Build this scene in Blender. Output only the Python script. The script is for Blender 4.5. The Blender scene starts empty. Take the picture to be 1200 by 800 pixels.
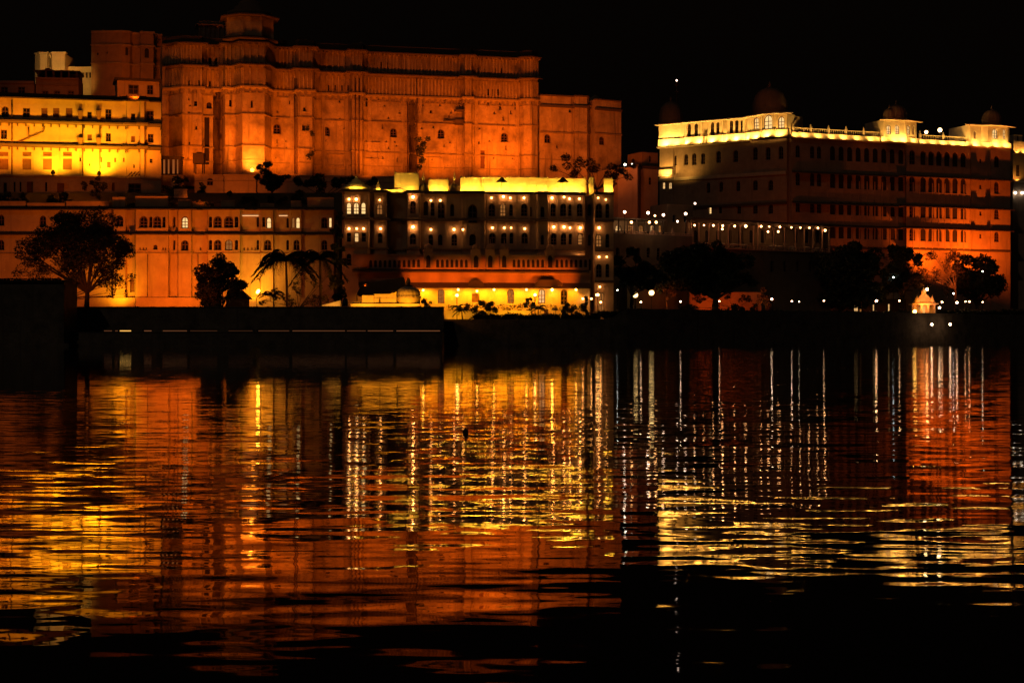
import bpy, math, random
from math import sin, cos, pi, sqrt, atan2
from mathutils import Vector

# ------------------------------------------------------------------ camera, world, exposure
SC = bpy.context.scene
COL = SC.collection
FP = 1900.0          # focal length in photo pixels (photo is 1200 wide)
HZ = 402.0           # horizon row
ZC = 1.5             # eye height
WL = 1.1             # lake level: the camera is held low over the water
cam_d = bpy.data.cameras.new('camera'); cam = bpy.data.objects.new('camera', cam_d); COL.objects.link(cam)
cam_d.sensor_width = 36.0; cam_d.lens = 36.0 * FP / 1200.0
cam_d.shift_y = (HZ - 400.0) / 1200.0
cam_d.clip_start = 0.1; cam_d.clip_end = 6000
cam.location = (0, 0, ZC); cam.rotation_euler = (math.radians(90), 0, 0)
SC.camera = cam
W = bpy.data.worlds.new('World'); SC.world = W; W.use_nodes = True
wn = W.node_tree.nodes; bg = wn['Background']
sky = wn.new('ShaderNodeTexSky'); sky.sky_type = 'NISHITA'; sky.sun_disc = False
sky.sun_elevation = math.radians(-4); sky.sun_rotation = math.radians(200)
mx = wn.new('ShaderNodeMix'); mx.data_type = 'RGBA'; mx.inputs['Factor'].default_value = 0.97
W.node_tree.links.new(sky.outputs['Color'], mx.inputs['A'])
mx.inputs['B'].default_value = (0.0011, 0.0007, 0.0005, 1)
W.node_tree.links.new(mx.outputs['Result'], bg.inputs['Color'])
bg.inputs['Strength'].default_value = 1.0
SC.view_settings.view_transform = 'Standard'; SC.view_settings.look = 'None'
SC.view_settings.exposure = 0.0; SC.view_settings.gamma = 1.0
SC.render.engine = 'CYCLES'
cy = SC.cycles
cy.max_bounces = 5; cy.diffuse_bounces = 2; cy.glossy_bounces = 3; cy.transmission_bounces = 2
cy.sample_clamp_indirect = 60.0; cy.use_light_tree = True
cy.caustics_reflective = False; cy.caustics_refractive = False
cy.use_denoising = True
try: cy.denoiser = 'OPENIMAGEDENOISE'
except Exception: pass
cy.use_adaptive_sampling = False

SODIUM = (1.0, 0.146, 0.003)      # deep orange floodlight
AMBER = (1.0, 0.36, 0.006)        # yellower flood
GOLD = (1.0, 0.52, 0.035)         # roof terrace uplights
CREAM = (1.0, 0.50, 0.085)         # right palace roof uplights

fill_sun_d = bpy.data.lights.new('fill_sun', 'SUN'); fill_sun_d.energy = 0.045; fill_sun_d.angle = math.radians(0.6); fill_sun_d.color = (1.0, 0.72, 0.48)  # weak warm fill added to lift the dark faces, no moon in view
fill_sun = bpy.data.objects.new('fill_sun', fill_sun_d); COL.objects.link(fill_sun); fill_sun.rotation_euler = (math.radians(58), 0, math.radians(-24))

R = random.Random(7)

# ------------------------------------------------------------------ materials
MATS = {}
def new_mat(name):
    m = bpy.data.materials.new(name); m.use_nodes = True
    return m, m.node_tree.nodes, m.node_tree.links, m.node_tree.nodes['Principled BSDF']

def stone(name, col, var=0.35, scale=0.5, streak=0.35, rough=0.9, dark=(0.10, 0.07, 0.05)):
    """weathered plaster or stone: blotches, vertical run-off streaks and fine grain"""
    if name in MATS: return MATS[name]
    m, n, l, p = new_mat(name)
    tc = n.new('ShaderNodeTexCoord')
    a = n.new('ShaderNodeTexNoise'); a.inputs['Scale'].default_value = scale; a.inputs['Detail'].default_value = 6; a.inputs['Roughness'].default_value = 0.65
    l.new(tc.outputs['Object'], a.inputs['Vector'])
    mp = n.new('ShaderNodeMapping'); mp.inputs['Scale'].default_value = (1.3, 1.3, 0.10)
    l.new(tc.outputs['Object'], mp.inputs['Vector'])
    b = n.new('ShaderNodeTexNoise'); b.inputs['Scale'].default_value = 1.0; b.inputs['Detail'].default_value = 5
    l.new(mp.outputs['Vector'], b.inputs['Vector'])
    r1 = n.new('ShaderNodeMapRange'); r1.inputs[1].default_value = 0.40; r1.inputs[2].default_value = 0.68; r1.inputs[3].default_value = 0; r1.inputs[4].default_value = var
    l.new(a.outputs['Fac'], r1.inputs[0])
    r2 = n.new('ShaderNodeMapRange'); r2.inputs[1].default_value = 0.50; r2.inputs[2].default_value = 0.72; r2.inputs[3].default_value = 0; r2.inputs[4].default_value = streak
    l.new(b.outputs['Fac'], r2.inputs[0])
    mxn = n.new('ShaderNodeMath'); mxn.operation = 'MAXIMUM'
    l.new(r1.outputs[0], mxn.inputs[0]); l.new(r2.outputs[0], mxn.inputs[1])
    mix = n.new('ShaderNodeMix'); mix.data_type = 'RGBA'
    mix.inputs['A'].default_value = (*col, 1); mix.inputs['B'].default_value = (*dark, 1)
    sp = n.new('ShaderNodeTexNoise'); sp.inputs['Scale'].default_value = 1.7; sp.inputs['Detail'].default_value = 8; sp.inputs['Roughness'].default_value = .8
    l.new(tc.outputs['Object'], sp.inputs['Vector'])
    r3 = n.new('ShaderNodeMapRange'); r3.inputs[1].default_value = 0.50; r3.inputs[2].default_value = 0.66; r3.inputs[3].default_value = 0; r3.inputs[4].default_value = var * .9
    l.new(sp.outputs['Fac'], r3.inputs[0])
    ad = n.new('ShaderNodeMath'); ad.operation = 'MAXIMUM'; l.new(mxn.outputs[0], ad.inputs[0]); l.new(r3.outputs[0], ad.inputs[1])
    l.new(ad.outputs[0], mix.inputs['Factor'])
    l.new(mix.outputs['Result'], p.inputs['Base Color'])
    p.inputs['Roughness'].default_value = rough
    g = n.new('ShaderNodeTexNoise'); g.inputs['Scale'].default_value = 3.0; g.inputs['Detail'].default_value = 4
    l.new(tc.outputs['Object'], g.inputs['Vector'])
    bp = n.new('ShaderNodeBump'); bp.inputs['Strength'].default_value = 0.5; bp.inputs['Distance'].default_value = 0.08
    l.new(g.outputs['Fac'], bp.inputs['Height']); l.new(bp.outputs['Normal'], p.inputs['Normal'])
    MATS[name] = m
    return m

def plain(name, col, rough=0.7, metal=0.0, nvar=0.25, nscale=2.0):
    if name in MATS: return MATS[name]
    m, n, l, p = new_mat(name)
    tc = n.new('ShaderNodeTexCoord')
    a = n.new('ShaderNodeTexNoise'); a.inputs['Scale'].default_value = nscale; a.inputs['Detail'].default_value = 3
    l.new(tc.outputs['Object'], a.inputs['Vector'])
    mix = n.new('ShaderNodeMix'); mix.data_type = 'RGBA'
    mix.inputs['A'].default_value = (*[c * (1 - nvar) for c in col], 1); mix.inputs['B'].default_value = (*[min(1, c * (1 + nvar)) for c in col], 1)
    l.new(a.outputs['Fac'], mix.inputs['Factor']); l.new(mix.outputs['Result'], p.inputs['Base Color'])
    p.inputs['Roughness'].default_value = rough; p.inputs['Metallic'].default_value = metal
    MATS[name] = m
    return m

def glow(col, s):
    key = 'glow_%d_%d_%d_%g' % (col[0] * 100, col[1] * 100, col[2] * 100, s)
    if key in MATS: return MATS[key]
    m = bpy.data.materials.new(key); m.use_nodes = True
    n = m.node_tree.nodes; n.remove(n['Principled BSDF'])
    e = n.new('ShaderNodeEmission'); e.inputs['Color'].default_value = (*col, 1); e.inputs['Strength'].default_value = s
    m.node_tree.links.new(e.outputs[0], n['Material Output'].inputs['Surface'])
    MATS[key] = m
    return m

def leafmat(name, col):
    if name in MATS: return MATS[name]
    m, n, l, p = new_mat(name)
    tc = n.new('ShaderNodeTexCoord')
    a = n.new('ShaderNodeTexNoise'); a.inputs['Scale'].default_value = 0.9
    l.new(tc.outputs['Object'], a.inputs['Vector'])
    mix = n.new('ShaderNodeMix'); mix.data_type = 'RGBA'
    mix.inputs['A'].default_value = (*[c * 0.6 for c in col], 1); mix.inputs['B'].default_value = (*[c * 1.4 for c in col], 1)
    l.new(a.outputs['Fac'], mix.inputs['Factor']); l.new(mix.outputs['Result'], p.inputs['Base Color'])
    p.inputs['Roughness'].default_value = 0.6
    MATS[name] = m
    return m

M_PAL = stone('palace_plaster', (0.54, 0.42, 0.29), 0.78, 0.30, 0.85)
M_PALU = stone('palace_rib_shade', (0.41, 0.30, 0.20), 0.6, 0.5, 0.6)  # darker plaster copy, shade between the ribs put into the colour
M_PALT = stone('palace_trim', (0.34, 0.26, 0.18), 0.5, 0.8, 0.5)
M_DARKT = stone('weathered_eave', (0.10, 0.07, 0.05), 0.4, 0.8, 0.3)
M_YEL = stone('left_plaster', (0.52, 0.42, 0.29), 0.28, 0.35, 0.38)
M_LOW = stone('lower_plaster', (0.46, 0.35, 0.24), 0.40, 0.35, 0.45)
M_HOT = stone('hotel_plaster', (0.50, 0.37, 0.26), 0.4, 0.5, 0.4)
M_GAL = stone('gallery_plaster', (0.42, 0.25, 0.18), 0.3, 0.6, 0.3)
M_CRM = stone('cream_plaster', (0.60, 0.50, 0.37), 0.25, 0.5, 0.3)
M_RP = stone('right_palace_plaster', (0.44, 0.31, 0.21), 0.4, 0.5, 0.4)
M_DOME = stone('dome_stone', (0.22, 0.14, 0.10), 0.4, 0.8, 0.4)
M_QUAY = stone('quay_stone', (0.22, 0.18, 0.14), 0.8, 0.6, 0.7, dark=(0.04, 0.035, 0.028))
M_DIM = stone('shade_dark_wall', (0.14, 0.10, 0.07), 0.5, 0.5, 0.5, dark=(0.03, 0.02, 0.016))  # wall tone darkened to keep it unlit, shade put into the colour
M_BRICK = stone('dim_brick', (0.26, 0.18, 0.12), 0.5, 0.6, 0.4)
M_ROOF = plain('dark_roof', (0.05, 0.038, 0.03), 0.9)
M_GROUND = stone('earth', (0.09, 0.075, 0.05), 0.5, 0.2, 0.0, dark=(0.04, 0.035, 0.025))
M_FRAME = plain('window_wood', (0.10, 0.05, 0.03), 0.6)
M_FRAMEL = plain('window_frame_pale', (0.35, 0.25, 0.17), 0.7)
M_SHUT = plain('brown_shutter', (0.16, 0.07, 0.035), 0.7)
M_GLASS = plain('dark_glass', (0.010, 0.009, 0.008), 0.25)
M_VOID = plain('dark_interior', (0.02, 0.013, 0.01), 0.9)  # dark sheet closing open arches, their unlit depth put into its colour
M_METAL = plain('dark_metal', (0.04, 0.04, 0.04), 0.5, 0.6)
M_PIPE = plain('rusty_pipe', (0.12, 0.06, 0.03), 0.7)
M_BARK = stone('bark', (0.10, 0.075, 0.05), 0.5, 2.0, 0.5)
M_LEAF = leafmat('leaf_dark', (0.032, 0.042, 0.018))
M_LEAF2 = leafmat('leaf_feathery', (0.11, 0.095, 0.04))
M_LEAF3 = leafmat('leaf_red', (0.11, 0.06, 0.035))
M_CLOTH = plain('pale_canvas', (0.6, 0.5, 0.4), 0.9)
M_DCLOTH = plain('dark_canvas', (0.03, 0.02, 0.015), 0.9)
WARM = (1.0, 0.62, 0.30)
M_LITW = glow((1.0, 0.60, 0.22), 1.15)
M_LITY = glow((1.0, 0.56, 0.20), .9)
M_LITD = glow((1.0, 0.36, 0.08), 0.28)

# ------------------------------------------------------------------ mesh builder
class MB:
    def __init__(s): s.v = []; s.f = []; s.m = []; s.sm = []
    def add(s, vs, fs, mi=0, smooth=False):
        o = len(s.v); s.v += [tuple(v) for v in vs]
        for f in fs: s.f.append(tuple(i + o for i in f)); s.m.append(mi); s.sm.append(smooth)
    def box(s, x0, x1, y0, y1, z0, z1, mi=0):
        s.add([(x0, y0, z0), (x1, y0, z0), (x1, y1, z0), (x0, y1, z0), (x0, y0, z1), (x1, y0, z1), (x1, y1, z1), (x0, y1, z1)],
              [(0, 3, 2, 1), (4, 5, 6, 7), (0, 1, 5, 4), (1, 2, 6, 5), (2, 3, 7, 6), (3, 0, 4, 7)], mi)
    def lathe(s, cx, cy, prof, n=16, rib=0.0, ribn=0, mi=0, smooth=True, ph=0.0):
        vs = []; fs = []
        for r, z in prof:
            for k in range(n):
                a = 2 * pi * k / n + ph
                rr = r * (1 + (rib * (abs(sin(a * ribn / 2)) - 0.5) if ribn else 0))
                vs.append((cx + rr * cos(a), cy + rr * sin(a), z))
        for i in range(len(prof) - 1):
            for k in range(n):
                k2 = (k + 1) % n
                fs.append((i * n + k, i * n + k2, (i + 1) * n + k2, (i + 1) * n + k))
        fs.append(tuple(range(n - 1, -1, -1))); fs.append(tuple((len(prof) - 1) * n + k for k in range(n)))
        s.add(vs, fs, mi, smooth)
    def tube(s, p0, p1, r0, r1, n=6, mi=0):
        p0 = Vector(p0); p1 = Vector(p1); d = (p1 - p0)
        if d.length < 1e-5: return
        d.normalize(); u = d.orthogonal().normalized(); w = d.cross(u)
        vs = []
        for p, r in ((p0, r0), (p1, r1)):
            for k in range(n):
                a = 2 * pi * k / n; vs.append(p + u * (r * cos(a)) + w * (r * sin(a)))
        fs = [(k, (k + 1) % n, n + (k + 1) % n, n + k) for k in range(n)] + [tuple(range(n - 1, -1, -1)), tuple(range(n, 2 * n))]
        s.add(vs, fs, mi, True)
    def path(s, pts, r0, r1, n=6, mi=0):
        m = len(pts) - 1
        for i in range(m):
            s.tube(pts[i], pts[i + 1], r0 + (r1 - r0) * i / m, r0 + (r1 - r0) * (i + 1) / m, n, mi)
    def ball(s, c, r, n=8, m=5, mi=0, sq=1.0):
        prof = [(max(0.001, r * sin(pi * i / m)), c[2] - sq * r * cos(pi * i / m)) for i in range(m + 1)]
        s.lathe(c[0], c[1], prof, n, mi=mi)
    def sweep(s, pts, prof, mi=0):
        """closed profile [(out, z)] swept along a plan polyline; outward is to the right of the direction of travel"""
        n = len(pts); offs = []
        for i in range(n):
            ns = []
            for a, b in ((i - 1, i), (i, i + 1)):
                if a < 0 or b >= n: continue
                dx, dy = pts[b][0] - pts[a][0], pts[b][1] - pts[a][1]; L = max(1e-6, math.hypot(dx, dy))
                ns.append((dy / L, -dx / L))
            if len(ns) == 1: o = ns[0]
            else:
                mxx, myy = ns[0][0] + ns[1][0], ns[0][1] + ns[1][1]; q = mxx * mxx + myy * myy
                k = 2.0 / q if q > 0.6 else 1.6 / max(0.3, sqrt(q)) 
                o = (mxx * k, myy * k) if q > 0.6 else (mxx * k * 0.8, myy * k * 0.8)
            offs.append(o)
        p = len(prof); vs = []; fs = []
        for i in range(n):
            for (out, z) in prof: vs.append((pts[i][0] + offs[i][0] * out, pts[i][1] + offs[i][1] * out, z))
        for i in range(n - 1):
            for k in range(p):
                k2 = (k + 1) % p
                fs.append((i * p + k, i * p + k2, (i + 1) * p + k2, (i + 1) * p + k))
        fs.append(tuple(range(p - 1, -1, -1))); fs.append(tuple((n - 1) * p + k for k in range(p)))
        s.add(vs, fs, mi)
    def build(s, name, mats, parent=None, loc=None, rot=0.0):
        me = bpy.data.meshes.new(name); me.from_pydata(s.v, [], s.f)
        if not isinstance(mats, (list, tuple)): mats = [mats]
        for m in mats: me.materials.append(m)
        me.polygons.foreach_set('material_index', s.m); me.polygons.foreach_set('use_smooth', s.sm); me.update()
        o = bpy.data.objects.new(name, me); COL.objects.link(o)
        if parent is not None: o.parent = parent
        if loc is not None: o.location = loc
        o.rotation_euler = (0, 0, rot)
        return o

def tag(o, label=None, cat=None, group=None, kind=None):
    if label: o['label'] = label
    if cat: o['category'] = cat
    if group: o['group'] = group
    if kind: o['kind'] = kind
    return o
def empty(name, loc, label, cat, group=None):
    o = bpy.data.objects.new(name, None); COL.objects.link(o); o.location = loc; o.empty_display_size = 0.5
    return tag(o, label, cat, group)
def at(px, py, D): return Vector(((px - 600.0) / FP * D, D, ZC + (HZ - py) / FP * D))
ORD = ['leftmost', 'second', 'third', 'fourth', 'fifth', 'sixth', 'seventh', 'eighth', 'ninth', 'tenth', 'eleventh', 'twelfth', 'thirteenth', 'fourteenth', 'fifteenth', 'sixteenth', 'seventeenth', 'eighteenth']
def nth(i, n):
    if i == n - 1 and n > 1: return 'rightmost'
    return ORD[i]

# ------------------------------------------------------------------ facade frames
class Fr:
    def __init__(s, px0, D0, px1, D1):
        s.A = Vector(((px0 - 600) / FP * D0, D0)); Bp = Vector(((px1 - 600) / FP * D1, D1))
        s.t = (Bp - s.A).normalized(); s.n = Vector((s.t.y, -s.t.x)); s.rot = atan2(s.t.y, s.t.x)
    def loc(s, px, out=0.0):
        k = (px - 600) / FP; a = s.A + s.n * out
        q = (k * a.y - a.x) / (s.t.x - k * s.t.y)
        return q, a.y + s.t.y * q

def arch_outline(w, h, arch):
    """closed outline (x, z), from bottom left, over the top, to bottom right"""
    if not arch: return [(-w / 2, 0), (-w / 2, h), (w / 2, h), (w / 2, 0)]
    rise = min(w * (0.62 if arch == 2 else 0.5), h * 0.55); sp = h - rise; pts = [(-w / 2, 0)]
    N = 8
    for i in range(N + 1):
        a = pi - pi * i / N
        x = cos(a) * w / 2; z = sin(a)
        if arch == 2: z = z * 0.82 + 0.18 * (1 - abs(cos(a)))
        pts.append((x, sp + rise * z))
    pts.append((w / 2, 0))
    return pts

WCACHE = {}
def window_meshes(w, h, arch, style):
    key = (round(w, 1), round(h, 1), arch, style)
    if key in WCACHE: return WCACHE[key]
    w, h = max(.2, key[0]), max(.3, key[1]); ol = arch_outline(w, h, arch); b = min(0.16, w * 0.12) if style != 'void' else .05
    il = [(x * (w / 2 - b) / (w / 2), b + z * (h - 2 * b) / h) for x, z in ol]
    fm = MB(); n = len(ol)
    vs = [(x, 0, z) for x, z in ol] + [(x, 0, z) for x, z in il] + [(x, .1, z) for x, z in il]
    fs = []
    for i in range(n):
        j = (i + 1) % n
        fs.append((i, j, n + j, n + i)); fs.append((n + i, n + j, 2 * n + j, 2 * n + i))
    fm.add(vs, fs)
    t = min(.06, w * .05)
    if style != 'void':
        if w > 0.7: fm.box(-t, t, .02, .09, b, h * 0.93)
        fm.box(-w / 2 + b, w / 2 - b, .025, .085, h * .55 - t, h * .55 + t)
        if h > 1.6: fm.box(-w / 2 + b, w / 2 - b, .025, .085, h * .28 - t, h * .28 + t)
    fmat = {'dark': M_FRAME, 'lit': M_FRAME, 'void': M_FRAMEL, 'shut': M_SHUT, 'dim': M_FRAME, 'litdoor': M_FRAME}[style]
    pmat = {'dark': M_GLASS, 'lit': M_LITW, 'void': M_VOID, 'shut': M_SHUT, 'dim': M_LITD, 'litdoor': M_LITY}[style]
    pm = MB(); pm.add([(x, .105, z) for x, z in il], [tuple(range(n))])
    a = bpy.data.meshes.new('window'); a.from_pydata(fm.v, [], fm.f); a.materials.append(fmat)
    c = bpy.data.meshes.new('pane'); c.from_pydata(pm.v, [], pm.f); c.materials.append(pmat)
    WCACHE[key] = (a, c)
    return a, c

class Bld:
    """a building (or a stretch of one) on a facade frame"""
    def __init__(s, F, zb, root=None, name=None, label=None, cat=None, wmat=None):
        s.F = F; s.zb = zb; s.mat = wmat
        o = Vector((F.A.x, F.A.y, zb))
        s.root = root if root is not None else empty(name, o, label, cat)
        s.off = o - Vector(s.root.location)
    def pt(s, px, out=0.0): return (s.F.loc(px, out)[0], -out)
    def pts(s, L, add=0.0): return [s.pt(px, o + add) for px, o in L]
    def z(s, px, py, out=0.0): return ZC + (HZ - py) / FP * s.F.loc(px, out)[1] - s.zb
    def world(s, x, y, z):
        c, q = cos(s.F.rot), sin(s.F.rot)
        return Vector((s.F.A.x + c * x - q * y, s.F.A.y + q * x + c * y, s.zb + z))
    def put(s, mb, name, mat, parent=None):
        if parent is not None: return mb.build(name, mat, parent)
        return mb.build(name, mat, s.root, s.off, s.F.rot)
    def win(s, x, y, z, ang, w, h, arch, style, name='window'):
        a, c = window_meshes(w, h, arch, style)
        o = bpy.data.objects.new(name, a); COL.objects.link(o); o.parent = s.root
        cc, q = cos(s.F.rot), sin(s.F.rot)
        o.location = s.off + Vector((cc * x - q * y, q * x + cc * y, z)); o.rotation_euler = (0, 0, s.F.rot + ang)
        p = bpy.data.objects.new('pane', c); COL.objects.link(p); p.parent = o
        return o
    def wall(s, L, zt, z0, wins=(), mat=None, name='wall', depth=0.35, back=8.0, add=0.0, mb=None, roof=True, surround=0.0):
        """front outline L=[(px, out)] from z0 to zt with real openings; sides, roof and back close the volume"""
        own = mb is None
        if own: mb = MB()
        P = s.pts(L, add); todo = list(wins)
        for i in range(len(L) - 1):
            (xa, ya), (xb, yb) = P[i], P[i + 1]; dx, dy = xb - xa, yb - ya; Ls = math.hypot(dx, dy)
            if Ls < 1e-4: continue
            ux, uy = dx / Ls, dy / Ls; ix, iy = -uy, ux        # inward
            def pos(q, z, d=0.0): return (xa + ux * q + ix * d, ya + uy * q + iy * d, z)
            H = []; keep = []
            for wdef in todo:
                px, py, ww, hh, arch, style = wdef[:6]
                if L[i][0] <= px < L[i + 1][0] and abs(L[i + 1][0] - L[i][0]) > 1:
                    tt = (px - L[i][0]) / (L[i + 1][0] - L[i][0]); out = L[i][1] + (L[i + 1][1] - L[i][1]) * tt + add
                    xl, D = s.F.loc(px, out)
                    q = (xl - xa) * ux + (-out - ya) * uy
                    w = ww / FP * D / max(.5, ux); h = hh / FP * D
                    zc = s.z(px, py + hh / 2.0, out)
                    w = min(w, 2 * q - .1, 2 * (Ls - q) - .1)
                    if w < .15 or zc + h > zt - .05 or zc < z0: continue
                    H.append((q - w / 2, q + w / 2, zc, zc + h, arch, style, wdef))
                else: keep.append(wdef)
            todo = keep
            qs = sorted({0.0, Ls, *[h[0] for h in H], *[h[1] for h in H]})
            for a, b in zip(qs[:-1], qs[1:]):
                if b - a < 1e-5: continue
                mid = (a + b) / 2; zz = z0
                for h in sorted([h for h in H if h[0] < mid < h[1]], key=lambda h: h[2]):
                    if h[2] > zz + 1e-4: mb.add([pos(a, zz), pos(b, zz), pos(b, h[2]), pos(a, h[2])], [(0, 1, 2, 3)])
                    zz = max(zz, h[3])
                if zt > zz + 1e-4: mb.add([pos(a, zz), pos(b, zz), pos(b, zt), pos(a, zt)], [(0, 1, 2, 3)])
            for (a, b, za, zb_, arch, style, wdef) in H:
                w = b - a; h = zb_ - za; c = (a + b) / 2; ol = arch_outline(w, h, arch); n = len(ol)
                for j in range(n):
                    (x1, k1), (x2, k2) = ol[j], ol[(j + 1) % n]
                    mb.add([pos(c + x1, za + k1), pos(c + x2, za + k2), pos(c + x2, za + k2, depth), pos(c + x1, za + k1, depth)], [(0, 1, 2, 3)])
                if arch:
                    top = [p for p in ol[1:-1]]; hm = len(top) // 2
                    for seq, cx in ((top[:hm + 1], -w / 2), (top[hm:], w / 2)):
                        for j in range(len(seq) - 1):
                            mb.add([pos(c + cx, za + h), pos(c + seq[j][0], za + seq[j][1]), pos(c + seq[j + 1][0], za + seq[j + 1][1])], [(0, 1, 2)])
                if surround > 0:     # raised sill
                    mb.add([pos(a - .15, za - .18, -surround), pos(b + .15, za - .18, -surround), pos(b + .15, za - .02, -surround), pos(a - .15, za - .02, -surround),
                            pos(a - .15, za - .18, .02), pos(b + .15, za - .18, .02), pos(b + .15, za - .02, .02), pos(a - .15, za - .02, .02)],
                           [(0, 1, 2, 3), (3, 2, 6, 7), (0, 4, 5, 1), (0, 3, 7, 4), (1, 5, 6, 2)])
                px_, py_, _ = pos(c, 0, depth * 0.55)
                s.win(px_, py_, za, atan2(uy, ux), w, h, arch, style)
        # sides, back and roof
        (xa, ya), (xb, yb) = P[0], P[-1]
        mb.add([(xa, ya, z0), (xa, back, z0), (xa, back, zt), (xa, ya, zt), (xb, yb, z0), (xb, back, z0), (xb, back, zt), (xb, yb, zt)],
               [(0, 1, 2, 3), (4, 7, 6, 5), (1, 5, 6, 2)])
        if roof:
            for i in range(len(P) - 1):
                (x1, y1), (x2, y2) = P[i], P[i + 1]
                if x2 > x1 + 1e-3: mb.add([(x1, y1, zt), (x2, y2, zt), (x2, back, zt), (x1, back, zt)], [(0, 1, 2, 3)])
        if own: return s.put(mb, name, mat or s.mat)
        return mb
    def ribs(s, mb, L, z0, z1, step, w, proud, add=0.0, mi=0):
        P = s.pts(L, add)
        for i in range(len(P) - 1):
            (xa, ya), (xb, yb) = P[i], P[i + 1]; dx, dy = xb - xa, yb - ya; Ls = math.hypot(dx, dy)
            if Ls < step * .9: continue
            n = max(1, int(Ls / step)); ux, uy = dx / Ls, dy / Ls; ox, oy = uy, -ux
            for k in range(n + 1):
                q = w / 2 + (Ls - w) * k / n
                c = [(xa + ux * (q + e) + ox * o, ya + uy * (q + e) + oy * o) for e, o in ((-w / 2, -.03), (w / 2, -.03), (w / 2, proud), (-w / 2, proud))]
                mb.add([(x, y, z0) for x, y in c] + [(x, y, z1) for x, y in c], [(0, 1, 5, 4), (1, 2, 6, 5), (2, 3, 7, 6), (3, 0, 4, 7), (4, 5, 6, 7), (0, 3, 2, 1)], mi)
    def eave(s, name, L, z, proj, mat, add=0.0, drop=0.45, th=0.14):
        mb = MB(); mb.sweep(s.pts(L, add), [(-.04, z + drop), (proj, z), (proj, z - th), (-.04, z + drop - th - .25)])
        return s.put(mb, name, mat)
    def band(s, name, L, z0, z1, proj, mat, add=0.0, inn=-.04):
        mb = MB(); mb.sweep(s.pts(L, add), [(inn, z1), (proj, z1), (proj, z0), (inn, z0)])
        return s.put(mb, name, mat)
    def balustrade(s, L, z0, z1, mat, step=.45, post=2.6, add=0.0, name='balustrade'):
        mb = MB(); P = s.pts(L, add); h = z1 - z0
        mb.sweep(P, [(-.12, z1), (.12, z1), (.12, z1 - .14), (-.12, z1 - .14)])
        mb.sweep(P, [(-.12, z0 + .12), (.12, z0 + .12), (.12, z0), (-.12, z0)])
        for i in range(len(P) - 1):
            (xa, ya), (xb, yb) = P[i], P[i + 1]; Ls = math.hypot(xb - xa, yb - ya); n = int(Ls / step)
            for k in range(1, n):
                t = k / n; mb.lathe(xa + (xb - xa) * t, ya + (yb - ya) * t, [(.07, z0 + .1), (.11, z0 + h * .35), (.05, z0 + h * .6), (.08, z1 - .1)], 5)
            m = max(1, int(Ls / post))
            for k in range(m + 1):
                t = k / m; x, y = xa + (xb - xa) * t, ya + (yb - ya) * t
                mb.box(x - .2, x + .2, y - .2, y + .2, z0 - .01, z1 + .3); mb.lathe(x, y, [(.22, z1 + .3), (.10, z1 + .38), (.2, z1 + .6), (.05, z1 + .85), (.01, z1 + 1.0)], 6)
        return s.put(mb, name, mat)
    def dome(s, x, y, z, r, h, mat, rib=0.10, ribn=16, base=None):
        d = MB()
        if base: d.lathe(0, 0, [(r * 1.04, -base), (r * 1.04, 0)], 24)
        prof = [(r * 1.08, -.01), (r * 1.08, .15), (r * .96, .2)]
        for i in range(1, 11):
            a = pi / 2 * i / 10; prof.append((max(.02, r * (1.02 * cos(a) ** .8 + .03 * sin(2 * a))), .2 + (h - .2) * sin(a) ** 1.05))
        d.lathe(0, 0, prof, 48, rib, ribn)
        cc, q = cos(s.F.rot), sin(s.F.rot)
        o = d.build('dome', mat, s.root, s.off + Vector((cc * x - q * y, q * x + cc * y, z)), s.F.rot)
        f = MB(); f.lathe(0, 0, [(r * .22, h - .1), (r * .26, h + .02), (r * .06, h + .12), (r * .13, h + .3), (r * .04, h + .45), (r * .08, h + .6), (.015, h + .6 + r * .25)], 10)
        f.build('finial', mat, o)
        return o
    def pipe(s, pp, out, r=.09, name='drainpipe', mat=None):
        mb = MB(); P = [(s.F.loc(px, out)[0], -out, s.z(px, py, out)) for px, py in pp]
        for a, b in zip(P[:-1], P[1:]): mb.tube(a, b, r, r, 6)
        return s.put(mb, name, mat or M_PIPE)

# ------------------------------------------------------------------ lights
def spot(px, py, D, tgt, power, col, ang=90, blend=.9, size=.3, parent=None):
    l = bpy.data.lights.new('flood_or_fill_beam', 'SPOT'); l.energy = power; l.color = col; l.spot_size = math.radians(ang); l.spot_blend = blend; l.shadow_soft_size = size
    o = bpy.data.objects.new('flood_or_fill_beam', l); COL.objects.link(o)
    p = at(px, py, D); o.location = p
    d = at(*tgt) - p; o.rotation_euler = d.to_track_quat('-Z', 'Y').to_euler()
    return o
def spot_w(p, tgt, power, col, ang=90, blend=.9, size=.2):
    l = bpy.data.lights.new('flood_or_fill_beam', 'SPOT'); l.energy = power; l.color = col; l.spot_size = math.radians(ang); l.spot_blend = blend; l.shadow_soft_size = size
    o = bpy.data.objects.new('flood_or_fill_beam', l); COL.objects.link(o); o.location = p
    o.rotation_euler = (Vector(tgt) - Vector(p)).to_track_quat('-Z', 'Y').to_euler()
    return o

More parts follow.
